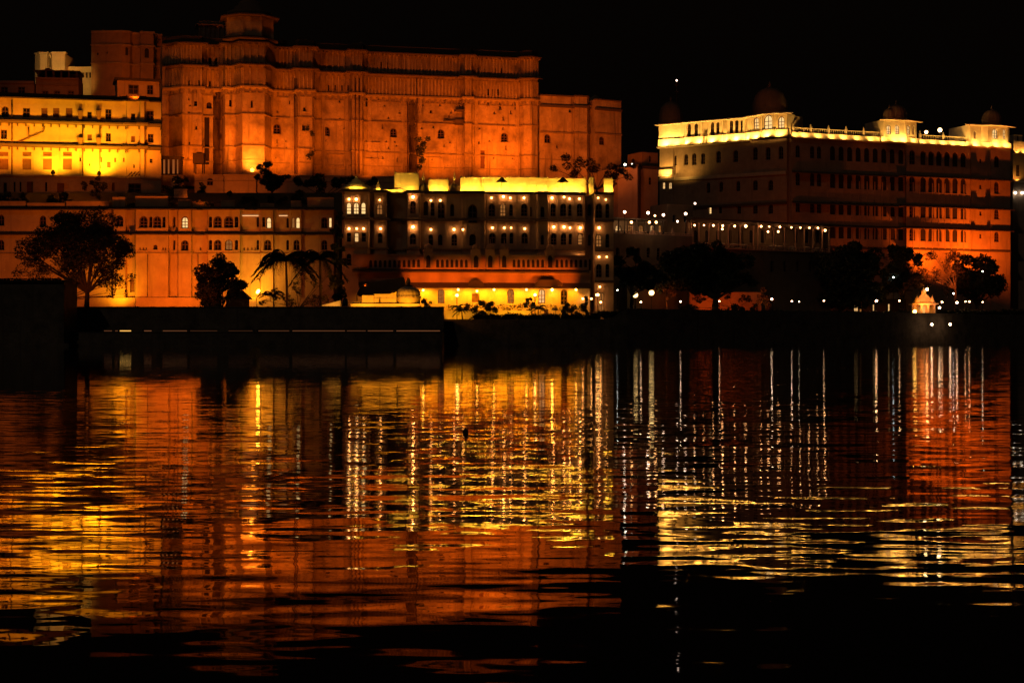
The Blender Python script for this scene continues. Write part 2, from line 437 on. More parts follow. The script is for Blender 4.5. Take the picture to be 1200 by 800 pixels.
# ================================================================== THE SETTING
def water():
    mb = MB(); mb.add([(-900, -60, WL), (900, -60, WL), (900, 1200, WL), (-900, 1200, WL)], [(0, 1, 2, 3)])
    m, n, l, p = new_mat('lake_water')
    p.inputs['Base Color'].default_value = (0.004, 0.0035, 0.003, 1); p.inputs['Roughness'].default_value = 0.02; p.inputs['IOR'].default_value = 1.333
    geo = n.new('ShaderNodeNewGeometry'); acc = None
    # sum of ripple layers: slopes along x and y, in world metres (size, slope x, slope y, stretch along x)
    for k, (scale, sx, sy, st, det, off) in enumerate(((0.3, .001, .003, .40, 1.0, 13), (1.3, .003, .007, .32, 1.0, 5), (6.5, .006, .030, .27, 1.5, 31.0), (19.0, .007, .036, .34, 1.0, 77.0))):
        mp = n.new('ShaderNodeMapping'); mp.inputs['Scale'].default_value = (scale * st, scale, 1); mp.inputs['Location'].default_value = (off, off * .7, off * .3)
        mp.inputs['Rotation'].default_value = (0, 0, (.2, .10, -.08, .12)[k])
        l.new(geo.outputs['Position'], mp.inputs['Vector'])
        t = n.new('ShaderNodeTexNoise'); t.inputs['Scale'].default_value = 1.0; t.inputs['Detail'].default_value = det; t.inputs['Roughness'].default_value = .45
        l.new(mp.outputs['Vector'], t.inputs['Vector'])
        sub = n.new('ShaderNodeVectorMath'); sub.operation = 'SUBTRACT'; sub.inputs[1].default_value = (.5, .5, .5); l.new(t.outputs['Color'], sub.inputs[0])
        mul = n.new('ShaderNodeVectorMath'); mul.operation = 'MULTIPLY'; mul.inputs[1].default_value = (sx * 2, sy * 2, 0); l.new(sub.outputs[0], mul.inputs[0])
        if acc is None: acc = mul
        else:
            ad = n.new('ShaderNodeVectorMath'); ad.operation = 'ADD'; l.new(acc.outputs[0], ad.inputs[0]); l.new(mul.outputs[0], ad.inputs[1]); acc = ad
    # the water lies calmer in the lee of the left and middle quay
    sx_ = n.new('ShaderNodeSeparateXYZ'); l.new(geo.outputs['Position'], sx_.inputs[0])
    my = n.new('ShaderNodeMapRange'); my.interpolation_type = 'SMOOTHSTEP'; my.inputs[1].default_value = 5; my.inputs[2].default_value = 19; my.inputs[3].default_value = 0; my.inputs[4].default_value = .84; l.new(sx_.outputs['Y'], my.inputs[0])
    mu = n.new('ShaderNodeMath'); mu.operation = 'MULTIPLY_ADD'; mu.inputs[1].default_value = -.055; l.new(sx_.outputs['Y'], mu.inputs[0]); l.new(sx_.outputs['X'], mu.inputs[2])
    mxr = n.new('ShaderNodeMapRange'); mxr.interpolation_type = 'SMOOTHSTEP'; mxr.inputs[1].default_value = -1.2; mxr.inputs[2].default_value = 1.0; mxr.inputs[3].default_value = 1; mxr.inputs[4].default_value = 0.0; l.new(mu.outputs[0], mxr.inputs[0])
    pr = n.new('ShaderNodeMath'); pr.operation = 'MULTIPLY'; l.new(my.outputs[0], pr.inputs[0]); l.new(mxr.outputs[0], pr.inputs[1])
    inv = n.new('ShaderNodeMath'); inv.operation = 'SUBTRACT'; inv.inputs[0].default_value = 1.0; l.new(pr.outputs[0], inv.inputs[1])
    sc_ = n.new('ShaderNodeVectorMath'); sc_.operation = 'SCALE'; l.new(acc.outputs[0], sc_.inputs[0]); l.new(inv.outputs[0], sc_.inputs['Scale']); acc = sc_
    up = n.new('ShaderNodeVectorMath'); up.operation = 'ADD'; up.inputs[1].default_value = (0, 0, 1); l.new(acc.outputs[0], up.inputs[0])
    nm = n.new('ShaderNodeVectorMath'); nm.operation = 'NORMALIZE'; l.new(up.outputs[0], nm.inputs[0]); l.new(nm.outputs[0], p.inputs['Normal'])
    tag(mb.build('lake_water', m), kind='structure')
water()

def smooth(a, b, x):
    t = min(1, max(0, (x - a) / (b - a))); return t * t * (3 - 2 * t)
class Quay:
    """line of the middle and right quay: in front of the restaurant, then receding to the right"""
    f1 = Fr(515, 220, 725, 224); f2 = Fr(725, 224, 1300, 306)
    def D(s, px, out=0.0): return (s.f1 if px < 725 else s.f2).loc(px, out)[1]
    def p(s, px, z=0.0, out=0.0):
        D = s.D(px, out); return Vector(((px - 600) / FP * D, D, z))
QF = Quay()
QLINE = [QF.p(px) for px in (500, 600, 725, 800, 900, 1000, 1100, 1200, 1300)]
def quay_line(X):
    if X < -10.0: return 206.5
    for a, b in zip(QLINE[:-1], QLINE[1:]):
        if X <= b.x: return a.y + (b.y - a.y) * (X - a.x) / (b.x - a.x)
    return QLINE[-1].y + .7 * (X - QLINE[-1].x)
def ground_h(X, D):
    base = 4.6 + 1.7 * smooth(14, 17, X)
    left = 1 - smooth(8, 15, X)
    hill = 16.5 * smooth(243, 247, D) + 4.5 * smooth(253, 257, D) + 2.6 * smooth(268, 280, D)
    far = smooth(330, 900, D) * 25
    return base + left * hill + far * .2 - .15
def ground():
    ds = [0, 4, 10, 18, 27, 30, 36, 38, 40, 44, 48, 50, 54, 58, 62, 66, 72, 80, 100, 130, 200, 400, 1200]
    xs = [-900, -500, -300, -200, -150] + [-100 + 4 * i for i in range(70)] + [200, 300, 500, 900]
    mb = MB(); vs = []; fs = []
    for i, x in enumerate(xs):
        q = quay_line(x)
        for d in ds:
            D = q + d * (1.0 if d > 60 else 1.0) if d < 20 else max(q + d, 206.5 + d)
            vs.append((x, D, ground_h(x, D)))
    n = len(ds)
    for i in range(len(xs) - 1):
        for j in range(n - 1): fs.append((i * n + j, (i + 1) * n + j, (i + 1) * n + j + 1, i * n + j + 1))
    mb.add(vs, fs, 0, True)
    tag(mb.build('ground', M_GROUND), kind='structure')
ground()

# ================================================================== MAIN TALL PALACE
def tall_palace():
    F = Fr(190, 280, 628, 296); zb = at(400, 224, 288).z
    b = Bld(F, zb, name='palace', label='tall orange floodlit palace wall with towers and tiered upper storeys, highest on the hill', cat='palace', wmat=M_PAL)
    Z = lambda y: b.z(400, y)
    L = [(190, -.5), (195, -.5), (198, -1.6), (214, 2.0), (236.5, 2.0), (237, .6), (249.5, .6), (250.5, -3.2), (260, -3.2), (262, 1.0), (264, 2.8), (276, 2.8), (284, 5.2), (310, 5.2), (318, 1.6), (346, 1.4), (350, 3.2), (366, 3.2), (368.5, .4),
         (411, .4), (413, 2.0), (424, 2.0), (426.5, .5), (478.5, .5), (479.5, -2.2), (486.5, -2.2), (487.5, .5), (489, .5), (543, .5), (545, 1.9), (552, 1.9), (554, .7), (609, .7), (614, 2.2), (623, 2.8), (630, 2.0)]
    win = [(324.8, 151, 9, 12, 1, 'dark'), (382.6, 154, 8, 11, 1, 'dark'), (461.2, 155.6, 8, 11, 1, 'dark'), (517, 157, 8, 11, 1, 'dark'), (591.3, 161, 8.5, 11, 1, 'dark'),
           (245, 123.5, 6, 8, 1, 'dark'), (229.5, 121.5, 4, 6, 0, 'dark'), (242.5, 165, 6, 56, 0, 'void'), (230, 150, 2, 4, 0, 'void'), (222, 168, 2, 4, 0, 'void'), (270, 121, 3, 8, 0, 'dark'),
           (295, 122, 2.6, 9, 0, 'void'), (565.5, 187, 5, 22, 0, 'shut'), (429.6, 120, 2.5, 10, 0, 'void'), (586, 124, 2.2, 10, 0, 'void'), (572, 122, 2, 5, 0, 'void'), (604, 124, 2.0, 9, 0, 'void'),
           (357, 128, 3, 5, 0, 'void'), (356, 150, 4, 7, 0, 'void'), (505, 131, 2.5, 4, 0, 'void'), (398, 118, 2, 5, 0, 'void'), (340, 120, 2.4, 5, 0, 'void')]
    z1, z2, z3, z4 = Z(111), Z(87), Z(84), Z(60.5)
    rr_ = random.Random(3)
    for (xa_, xb_) in ((376, 409), (430, 476), (491, 541), (556, 607), (320, 343), (217, 234)):      # putlog holes and small niches
        for yy in (116, 124, 132, 138, 150, 166, 172, 186):
            x_ = xa_ + rr_.uniform(1, 6)
            while x_ < xb_ - 2:
                if all(abs(x_ - w_[0]) > w_[2] / 2 + 3 or abs(yy - w_[1]) > w_[3] / 2 + 4 for w_ in win): win.append((x_, yy + rr_.uniform(-1.5, 1.5), 1.5, rr_.choice((2, 2, 3, 5)), 0, 'void'))
                x_ += rr_.uniform(9, 34)
    mb = MB(); b.wall(L, z1, 0, win, depth=.6, back=14, surround=.12, mb=mb)
    # flat strips and framed panels that divide the wall
    for x_, y0_, y1_ in ((379, 113, 200), (406, 113, 200), (433, 113, 178), (472, 113, 200), (493, 113, 142), (539, 142, 200), (558, 113, 200), (606, 113, 200), (322, 113, 142), (342, 113, 200), (218, 113, 190), (233, 113, 137)):
        o_ = next(L[i][1] + (L[i + 1][1] - L[i][1]) * (x_ - L[i][0]) / max(.1, L[i + 1][0] - L[i][0]) for i in range(len(L) - 1) if L[i][0] <= x_ <= L[i + 1][0]); X_, Y_ = b.pt(x_, o_)
        mb.box(X_ - .3, X_ + .3, Y_ - .16, Y_ + .1, Z(y1_), Z(y0_))
    for x0_, x1_, y0_, y1_ in ((428, 446, 166, 186), (384, 404, 181, 197), (560, 580, 168, 172), (594, 604, 176, 196), (500, 520, 182, 197)):
        P_ = b.pts([(x0_, .62), (x1_, .62)]); zt_1, zb_1 = Z(y0_), Z(y1_)
        mb.sweep(P_, [(-.3, zt_1), (.1, zt_1), (.1, zt_1 - .15), (-.3, zt_1 - .15)]); mb.sweep(P_, [(-.3, zb_1 + .15), (.1, zb_1 + .15), (.1, zb_1), (-.3, zb_1)])
        for X_, Y_ in P_: mb.box(X_ - .08, X_ + .08, Y_ - .1, Y_ + .2, zb_1, zt_1)
    b.put(mb, 'wall', M_PAL)
    LU = [(x_, max(o_, .5) if 240 < x_ < 500 else o_) for x_, o_ in L if o_ > -1.0]
    # second storey and first storey: slightly overhanging, ribbed with blind arcading
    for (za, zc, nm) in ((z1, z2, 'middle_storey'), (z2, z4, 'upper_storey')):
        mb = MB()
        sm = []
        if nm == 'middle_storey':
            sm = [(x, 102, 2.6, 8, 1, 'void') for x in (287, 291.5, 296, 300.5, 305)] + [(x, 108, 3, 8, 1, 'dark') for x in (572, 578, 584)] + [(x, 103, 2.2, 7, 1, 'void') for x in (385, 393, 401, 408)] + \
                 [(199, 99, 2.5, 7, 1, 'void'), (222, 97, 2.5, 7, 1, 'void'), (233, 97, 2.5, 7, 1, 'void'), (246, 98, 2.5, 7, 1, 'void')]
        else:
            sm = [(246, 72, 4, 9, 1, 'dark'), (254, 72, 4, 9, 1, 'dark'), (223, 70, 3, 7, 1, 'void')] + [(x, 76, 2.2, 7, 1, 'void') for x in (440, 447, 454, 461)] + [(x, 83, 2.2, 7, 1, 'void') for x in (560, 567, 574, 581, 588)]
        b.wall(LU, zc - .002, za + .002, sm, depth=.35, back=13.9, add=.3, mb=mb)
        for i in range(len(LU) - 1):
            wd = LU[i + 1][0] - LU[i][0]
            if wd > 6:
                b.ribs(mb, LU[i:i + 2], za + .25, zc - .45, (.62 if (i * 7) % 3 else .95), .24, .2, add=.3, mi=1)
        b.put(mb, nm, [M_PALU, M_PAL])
    # bands, dentils and eaves
    mb = MB(); mb.sweep(b.pts(LU), [(-.04, z1 + .12), (.62, z1 + .12), (.62, z1 - .14), (-.04, z1 - .5)])
    b.ribs(mb, L, z1 - .95, z1 - .2, 1.0, .3, .4)
    for y, q in ((142, .2), (178, .2), (118, .1), (194, .12)): mb.sweep(b.pts(L), [(-.04, Z(y) + .09), (q, Z(y) + .09), (q, Z(y) - .09), (-.04, Z(y) - .09)])
    b.ribs(mb, L, Z(87) + .05, Z(87) + .5, .8, .2, .8, add=.3); b.ribs(mb, L, Z(60.5) - .55, Z(60.5) - .15, .8, .2, .7, add=.3)
    b.put(mb, 'cornice', M_PALT)
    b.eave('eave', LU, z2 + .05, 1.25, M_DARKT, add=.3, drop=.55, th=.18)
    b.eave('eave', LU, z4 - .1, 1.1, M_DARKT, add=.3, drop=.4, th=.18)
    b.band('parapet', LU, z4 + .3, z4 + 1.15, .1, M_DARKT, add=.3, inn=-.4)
    # pipes and the hanging balcony
    for x, o in ((345.5, 1.9), (348, 2.6), (421, 2.3), (477.5, .8), (488.5, .8), (416.5, 2.3)):
        b.pipe([(x, 92), (x, 204)], o, .10)
    bx, by = b.pt(538, .3); zz = b.z(538, 147, .3); j = MB()
    j.box(bx - 1.0, bx + 1.0, by - 1.1, by + .05, zz, zz + .25); j.box(bx + .75, bx + .95, by - 1.0, by - .8, zz, zz + 2.8); j.box(bx - .9, bx + 1.0, by - 1.3, by + .05, zz + 2.4, zz + 2.7); j.box(bx - 1.0, bx + 1.0, by - 1.1, by - 1.0, zz, zz + .9)
    b.put(j, 'balcony', M_DARKT)
    for x0, x1, y in ((315, 341, 141), (520, 545, 142), (205, 223, 137)):     # broken ledges
        m2 = MB(); o = .85 if x0 > 300 else 0.65; xa, ya = b.pt(x0, o); xb, yb = b.pt(x1, o); z = b.z((x0 + x1) / 2, y, o); m2.box(xa, xb, min(ya, yb) - .35, max(ya, yb) + .3, z - .1, z + .1); b.put(m2, 'ledge', M_DARKT)
    # the tall octagonal tower head
    cx, _ = b.pt(291, 0); r = 3.75; cyy = -2.4
    def octo(rr, ph=pi / 8): return rr / cos(pi / 8), ph
    th = MB()
    rr, ph = octo(r)
    th.lathe(cx, cyy, [(rr, Z(58)), (rr, Z(31))], 8, smooth=False, ph=ph)
    for k in range(8):
        a = 2 * pi * k / 8 + ph; th.box(cx + rr * cos(a) - .22, cx + rr * cos(a) + .22, cyy + rr * sin(a) - .22, cyy + rr * sin(a) + .22, Z(58), Z(31))
    for fx in (-2.4, -1.2, 0, 1.2, 2.4):
        th.box(cx + fx - .12, cx + fx + .12, cyy - r - .12, cyy - r + .1, Z(52), Z(34)) if abs(fx) < 1.6 else None
    b.put(th, 'tower', M_PAL)
    te = MB(); te.lathe(cx, cyy, [(rr, Z(57) + .5), (rr + 1.1, Z(57)), (rr + 1.1, Z(57) - .2), (rr, Z(57) - .3)], 8, smooth=False, ph=ph)
    te.lathe(cx, cyy, [(rr - .1, Z(31) + .6), (rr + 1.3, Z(31) + .05), (rr + 1.3, Z(31) - .15), (rr - .1, Z(31) - .25)], 8, smooth=False, ph=ph)
    b.put(te, 'tower_eave', M_DARKT)
    tr = MB(); z = Z(31) + .55
    tr.lathe(cx, cyy, [(rr * .95, z - .1), (rr * .95, z + .5), (rr * .7, z + .6), (rr * .62, z + 1.5), (rr * .5, z + 1.6), (rr * .45, z + 2.3), (rr * .2, z + 2.9), (.1, z + 3.3)], 16)
    b.put(tr, 'tower_roof', M_DOME)
    # small pavilion left of the tower, and a second one at the far side of the roof
    for x0, x1, yt in ((234, 262, 36), (320, 338, 55.5)):
        xa, _ = b.pt(x0); xb, _ = b.pt(x1); pm = MB(); z0 = z4 + .4; zt = Z(yt)
        pm.box(xa, xb, 1.2, 5, z0, zt)
        n = 5
        for k in range(n + 1): q = xa + (xb - xa) * k / n; pm.box(q - .16, q + .16, 1.0, 1.25, z0, zt)
        pm.box(xa - .6, xb + .6, .6, 5.4, zt, zt + .2); pm.box(xa - .1, xb + .1, 1.1, 5, zt + .2, zt + .8)
        b.put(pm, 'roof_pavilion', M_BRICK)
    m3 = MB(); xa, _ = b.pt(424); m3.lathe(xa, 1.0, [(.9, z4 + .5), (.9, z4 + 1.4), (.6, z4 + 1.7), (.1, z4 + 2.1)], 10); b.put(m3, 'roof_turret', M_BRICK)
    # lights at the foot of the wall
    for x, o, w, ang in ((232, 8, 4600, 110), (272, 9, 2000, 100), (302, 11, 6500, 100), (336, 7, 3000, 120), (394, 9, 2200, 115), (440, 6.5, 3400, 125), (466, 10, 1600, 110), (512, 6.5, 4200, 125), (536, 9, 2000, 110), (580, 7.5, 6400, 120), (602, 10, 3000, 110), (225, 21, 5500, 80), (330, 22, 7000, 80), (430, 22, 7000, 80), (520, 22, 7500, 80), (600, 22, 8000, 80)):
        X, _ = F.loc(x, o); p = b.world(X, -o, b.z(x, 204 if x > 330 else 203, o)); X2, _ = F.loc(x + 2, 0)
        spot_w(p, b.world(X2, 0, p.z - b.zb + o * (1.25 if o < 15 else .75)), w, SODIUM, ang, 1.0, .35)
    return b
PAL = tall_palace()

def palace_wing():
    F = Fr(631, 294, 690, 297); zb = at(660, 226, 296).z
    b = Bld(F, zb, name='palace_wing', label='lower plain orange palace wing with one arched window, right of the tall palace', cat='palace', wmat=M_PAL)
    Z = lambda y: b.z(660, y)
    L = [(632.5, 0), (672, 0), (674, .9), (688, .9), (690, -.2)]
    b.wall(L, Z(113.5), 0, [(641.7, 162.5, 8, 10.5, 1, 'dark'), (653, 172, 2.4, 4, 0, 'void'), (668, 130, 3, 4, 0, 'void')], depth=.5, back=10, surround=.1)
    b.band('cornice', L, Z(126.5), Z(124), .4, M_DARKT); b.band('cornice', L, Z(157), Z(155.4), .25, M_PALT); b.band('parapet', L, Z(113.4), Z(112), .25, M_DARKT, inn=-.3)
    b.band('ledge', L, Z(188), Z(187), .15, M_PALT)
    d = MB(); x, _ = b.pt(645); d.lathe(x, 3, [(1.6, Z(113)), (1.5, Z(111)), (1.0, Z(108)), (.1, Z(106))], 12); b.put(d, 'roof_turret', M_BRICK)
    spot(662, 216, 274, (660, 135, 296), 11000, SODIUM, 100, 1.0, .5)
    F2 = Fr(697, 297, 729, 300); zb = 6.0
    c = Bld(F2, zb, name='palace_bastion', label='narrow dim orange bastion with one window, right end of the tall palace', cat='palace', wmat=M_PAL)
    L2 = [(697, 0), (728, 0)]
    c.wall(L2, c.z(710, 118), 0, [(705.5, 165, 7.5, 10, 1, 'dark')], depth=.5, back=9, surround=.1)
    c.band('cornice', L2, c.z(710, 130), c.z(710, 127.6), .4, M_DARKT); c.band('cornice', L2, c.z(710, 158), c.z(710, 156.5), .25, M_PALT); c.band('parapet', L2, c.z(710, 118), c.z(710, 116.8), .2, M_DARKT, inn=-.3)
    d = MB(); x, _ = c.pt(708); d.lathe(x, 3, [(1.3, c.z(710, 117)), (1.2, c.z(710, 114)), (.1, c.z(710, 109))], 12); c.put(d, 'roof_turret', M_BRICK)
    spot(712, 214, 276, (712, 140, 297), 5000, SODIUM, 90, 1.0, .5)
palace_wing()

# ================================================================== BLOCKS BEHIND, TOP LEFT
def back_blocks():
    F = Fr(107, 297, 190, 300); zb = at(150, 120, 298).z
    b = Bld(F, zb, name='palace_block', label='tall dim brown palace block with a dark recess, rising behind the yellow-lit building', cat='palace', wmat=M_BRICK)
    Z = lambda y: b.z(150, y)
    L = [(107, -1.5), (143, .5), (152, 0), (155, -1), (164, -1.2), (165, .3), (180, .3), (181, -1.5), (190, -1.5)]
    b.wall(L, Z(39), 0, [(125, 62, 2, 4, 0, 'void'), (114, 63, 3, 4, 0, 'void'), (149, 60, 4, 10, 1, 'void'), (172, 62, 6, 12, 1, 'void')], back=9)
    b.band('cornice', L, Z(54), Z(52.5), .3, M_PALT); b.band('cornice', L, Z(75.5), Z(74), .3, M_PALT); b.band('parapet', L, Z(39), Z(36.5), .2, M_PALT, inn=-.3)
    spot(146, 112, 285, (135, 60, 298), 2600, SODIUM, 100, 1, .5); spot(172, 112, 286, (172, 85, 298), 1000, SODIUM, 80, 1, .5)
    F = Fr(40, 302, 107, 302); zb = at(60, 110, 302).z
    c = Bld(F, zb, name='pale_tower', label='pale cream lit tower house with a lower wing, far left behind dark roofs', cat='tower', wmat=M_CRM)
    Z = lambda y: c.z(60, y)
    c.wall([(41, -.8), (47, .5), (55, .5), (57, -.6), (60, -.6), (61, .6), (76, .6), (78, -.4)], Z(63.5), 0, [(58.5, 74, 2, 12, 0, 'void')], back=6)
    c.wall([(78.2, -1.5), (107, -1.5)], Z(78), 0, [(x, 88, 2.2, 7, 1, 'void') for x in (97, 101.5, 105.5)], back=6, name='wing_wall')
    c.band('parapet', [(41, -.8), (47, .5), (55, .5), (57, -.6), (60, -.6), (61, .6), (76, .6), (78, -.4)], Z(63.4), Z(61.8), .25, M_CRM, inn=-.3)
    c.band('parapet', [(78.5, -1.5), (107, -1.5)], Z(78), Z(76.8), .2, M_CRM, inn=-.3)
    spot(58, 96, 292, (58, 70, 302), 2600, (1, .48, .09), 90, 1, .4); spot(92, 104, 294, (94, 86, 303), 1500, (1, .45, .06), 90, 1, .4)
    # dim brick house with pitched roofs in front of it
    F = Fr(41, 275, 93, 276); zb = at(66, 120, 275).z
    d = Bld(F, zb, name='brick_house', label='dim brick house with two dark humped roofs below the pale cream tower', cat='house', wmat=M_BRICK)
    Z = lambda y: d.z(66, y)
    d.wall([(42, 0), (92, 0)], Z(91), 0, [(53, 110, 7, 7, 0, 'dark'), (67, 110, 7, 7, 0, 'dark'), (83, 110, 7, 7, 0, 'dark')], back=6)
    m = MB()
    for x0, x1 in ((48, 66), (66, 80), (80, 92)):
        xa, _ = d.pt(x0); xb, _ = d.pt(x1); zt = Z(80.5 if x0 < 60 else 82.5); z0 = Z(84)
        m.add([(xa, -.5, z0), (xb, -.5, z0), ((xa + xb) / 2, -.5, zt), (xa, 5, z0), (xb, 5, z0), ((xa + xb) / 2, 5, zt)], [(0, 1, 2), (3, 5, 4), (0, 2, 5, 3), (1, 4, 5, 2), (0, 3, 4, 1)])
    for k in range(6): xa, _ = d.pt(45 + 9 * k); m.box(xa - .15, xa + .15, -.3, 0, Z(91), Z(84))
    xa, _ = d.pt(42); xb, _ = d.pt(92); m.box(xa - .3, xb + .3, -.6, 5.2, Z(84), Z(83.2)); m.box(xa, xb, 2.5, 5, Z(91), Z(84))
    d.put(m, 'roof', M_ROOF)
    d.band('ledge', [(42, 0), (92, 0)], Z(93.5), Z(91.5), .5, M_BRICK); d.band('ledge', [(42, 0), (92, 0)], Z(100), Z(98.5), .3, M_BRICK)
    spot(67, 111, 264, (66, 96, 276), 900, SODIUM, 100, 1, .3)
    # rooftop house at the right end of the yellow building
    F = Fr(137, 268, 187, 270); zb = at(160, 124, 268).z
    e = Bld(F, zb, name='rooftop_house', label='small orange rooftop house with two dark windows, above the right end of the yellow building', cat='house', wmat=M_LOW)
    Z = lambda y: e.z(160, y)
    e.wall([(137, 0), (186.5, 0)], Z(95), 0, [(156.5, 105, 12, 11, 0, 'dark'), (176, 105.5, 7, 11, 0, 'dark')], back=5)
    m = MB(); xa, _ = e.pt(134); xb, _ = e.pt(189); m.box(xa, xb, -.7, 5.5, Z(95), Z(92.5)); e.put(m, 'roof', M_ROOF)
    spot(158, 112, 261.5, (162, 104, 268), 1500, SODIUM, 130, 1, .3)
    # low dark house far left
    F = Fr(-30, 274, 40, 275); zb = at(10, 120, 275).z
    g = Bld(F, zb, name='dark_house', label='unlit dark house at the left edge above the yellow building', cat='house', wmat=M_BRICK)
    g.wall([(-30, 0), (40, 0)], g.z(10, 97), 0, [(5, 106, 8, 8, 0, 'dark'), (25, 106, 8, 8, 0, 'dark')], back=6)
    g.band('parapet', [(-30, 0), (40, 0)], g.z(10, 98), g.z(10, 95), .3, M_BRICK, inn=-.3)
back_blocks()

# ================================================================== YELLOW-LIT BUILDING, LEFT
def yellow_building():
    F = Fr(-40, 257, 190, 264); zb = at(90, 236, 261).z
    b = Bld(F, zb, name='lit_building', label='bright yellow floodlit three-storey building with rows of small windows, at the left edge', cat='building', wmat=M_YEL)
    Z = lambda y: b.z(90, y)
    L = [(-40, 0), (148, 0), (149, .5), (163.5, .5), (165, 1.3), (169, 1.3), (170.5, .3), (189, .3)]
    w1 = [(6, 131, 8, 13, 1, 'dark')] + [(x, 132.3, w, 11.5, 0, s) for x, w, s in ((31, 8, 'dark'), (52, 7, 'shut'), (66, 7, 'shut'), (81, 7.5, 'shut'))] + [(105, 135, 5, 8, 0, 'dark'), (127, 134, 7, 12, 0, 'dark'), (156, 137, 5, 8, 0, 'dark'), (176, 136, 8, 12, 0, 'dark'), (-20, 132, 8, 12, 0, 'dark')]
    w2 = [(4.5, 157.5, 7, 11, 0, 'dark'), (105, 161, 5, 7, 0, 'shut'), (127, 161, 6, 10, 0, 'dark'), (156, 163, 4.5, 7, 0, 'shut'), (176.5, 162, 6.5, 10, 0, 'dark'), (-18, 157, 7, 11, 0, 'dark')]
    w3 = [(x, 192.5, 10, 13, 0, 'shut') for x in (4.5, 31.5, 55.5, 79)] + [(x, 180.5, 10, 5, 0, 'shut') for x in (4.5, 31.5, 55.5, 79)] + \
         [(94, 187, 2, 5, 0, 'dark'), (105, 193, 1.6, 3, 0, 'dark'), (119, 187, 2, 6, 0, 'shut'), (127.5, 193, 4, 7, 0, 'shut'), (135, 187.5, 2, 5, 0, 'shut'), (145, 187.5, 2, 5, 0, 'shut'), (157, 195, 2, 4, 0, 'dark'), (177, 188.5, 3.4, 5, 0, 'dark')]
    zs = [Z(206.5), Z(172.5), Z(145), Z(117)]
    b.wall(L, zs[3], zs[0], w1 + w2 + w3, depth=.4, back=9, surround=.06)
    # dim base storey below, stepping forward
    LB = [(-40, .8), (148, .8), (150, 1.4), (189, 1.4)]
    wb = [(6, 220, 4, 12, 0, 'dark'), (17, 219, 2, 12, 0, 'dark'), (24, 219, 2, 12, 0, 'dark'), (35, 220, 7, 14, 0, 'shut'), (54, 219, 2.4, 11, 0, 'dark'), (71, 220, 8, 11, 0, 'shut'), (158, 221.5, 18, 13, 0, 'dark'), (100, 219, 3, 10, 0, 'shut'), (133, 219, 3, 10, 0, 'shut')]
    b.wall(LB, zs[0] - .05, 0, wb, mat=M_LOW, name='base_storey', depth=.5, back=8.8)
    b.band('base_ledge', LB, zs[0] - .3, zs[0] - .04, .3, M_LOW)
    for z in (zs[1], zs[2]):
        mb = MB(); mb.sweep(b.pts(L), [(-.04, z + .5), (.75, z + .25), (.75, z + .02), (-.04, z - .25)]); b.ribs(mb, L, z - .7, z - .1, 1.3, .2, .35); b.put(mb, 'eave', M_DARKT)
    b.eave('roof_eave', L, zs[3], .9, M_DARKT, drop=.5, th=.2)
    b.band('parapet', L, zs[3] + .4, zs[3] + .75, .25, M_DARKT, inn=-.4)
    for pp in ([(14, 117), (14, 206)], [(97, 146), (97, 206)], [(117, 146), (117, 206)], [(52, 148), (51, 154), (14, 170)], [(33.5, 149), (33.5, 163)]):
        b.pipe(pp, .25, .10)
    for x, y in ((94, 135.5), (115.5, 135.5), (94, 167), (115.5, 167)):
        m = MB(); xc, _ = b.pt(x, .2); z = b.z(x, y); m.add([(xc - .45, -.75, z + .7), (xc + .45, -.75, z + .7), (xc + .45, .02, z + .7), (xc - .45, .02, z + .7), (xc - .22, -.4, z - .7), (xc + .22, -.4, z - .7), (xc + .22, .02, z - .7), (xc - .22, .02, z - .7)],
                             [(0, 1, 2, 3), (7, 6, 5, 4), (0, 4, 5, 1), (1, 5, 6, 2), (2, 6, 7, 3), (3, 7, 4, 0)]); b.put(m, 'rain_hopper', M_PIPE)
    for k in range(4):      # small stair brackets at the foot of the corner
        x, _ = b.pt(152 + 4.2 * k, .5); z = b.z(150, 204.5 - .4 * k, .5); m = MB(); m.tube((x - .3, -.5, z - .3), (x + .35, -1.0, z + .35), .1, .1); b.put(m, 'bracket', M_PIPE)
    # the two floodlights standing on the ledge
    for x, w, lab in ((62, 2600, 'small dark floodlight at the foot of the yellow wall, left of the pair'), (116, 4600, 'small dark floodlight at the foot of the yellow wall, under the brightest patch')):
        p = b.world(b.F.loc(x, 3.2)[0], -3.2, zs[0] + .25)
        m = MB(); m.lathe(0, 0, [(.3, -.3), (.34, 0), (.2, .28), (.05, .34)], 10); m.box(-.08, .08, -.08, .08, -.62, -.25)
        o = tag(m.build('floodlight', M_METAL, None, p), lab, 'floodlight', 'floodlights on the ledge of the yellow building')
        spot_w(p + Vector((0, .45, .25)), b.world(b.F.loc(x, 0)[0], 0, zs[0] + 5.2), w, AMBER, 150, .8, .25)
    for x, o, w, c in ((-10, 8, 9000, (1, .22, .004)), (28, 8, 8000, (1, .28, .005)), (70, 7, 8000, AMBER), (112, 6.5, 9500, AMBER), (150, 8, 8000, (1, .25, .005)), (182, 9, 5000, (1, .18, .004))):
        spot_w(b.world(b.F.loc(x, o)[0], -o, zs[0] + .5), b.world(b.F.loc(x, 0)[0], 0, zs[0] + o * .8), w, c, 88, 1, .3)
    spot_w(b.world(b.F.loc(90, 11)[0], -11, zs[0] - 4), b.world(b.F.loc(90, 0)[0], 0, zs[0] - 2), 700, SODIUM, 130, 1, .3)  # weak added fill in place of spilled light on the base storey
    return b
YB = yellow_building()

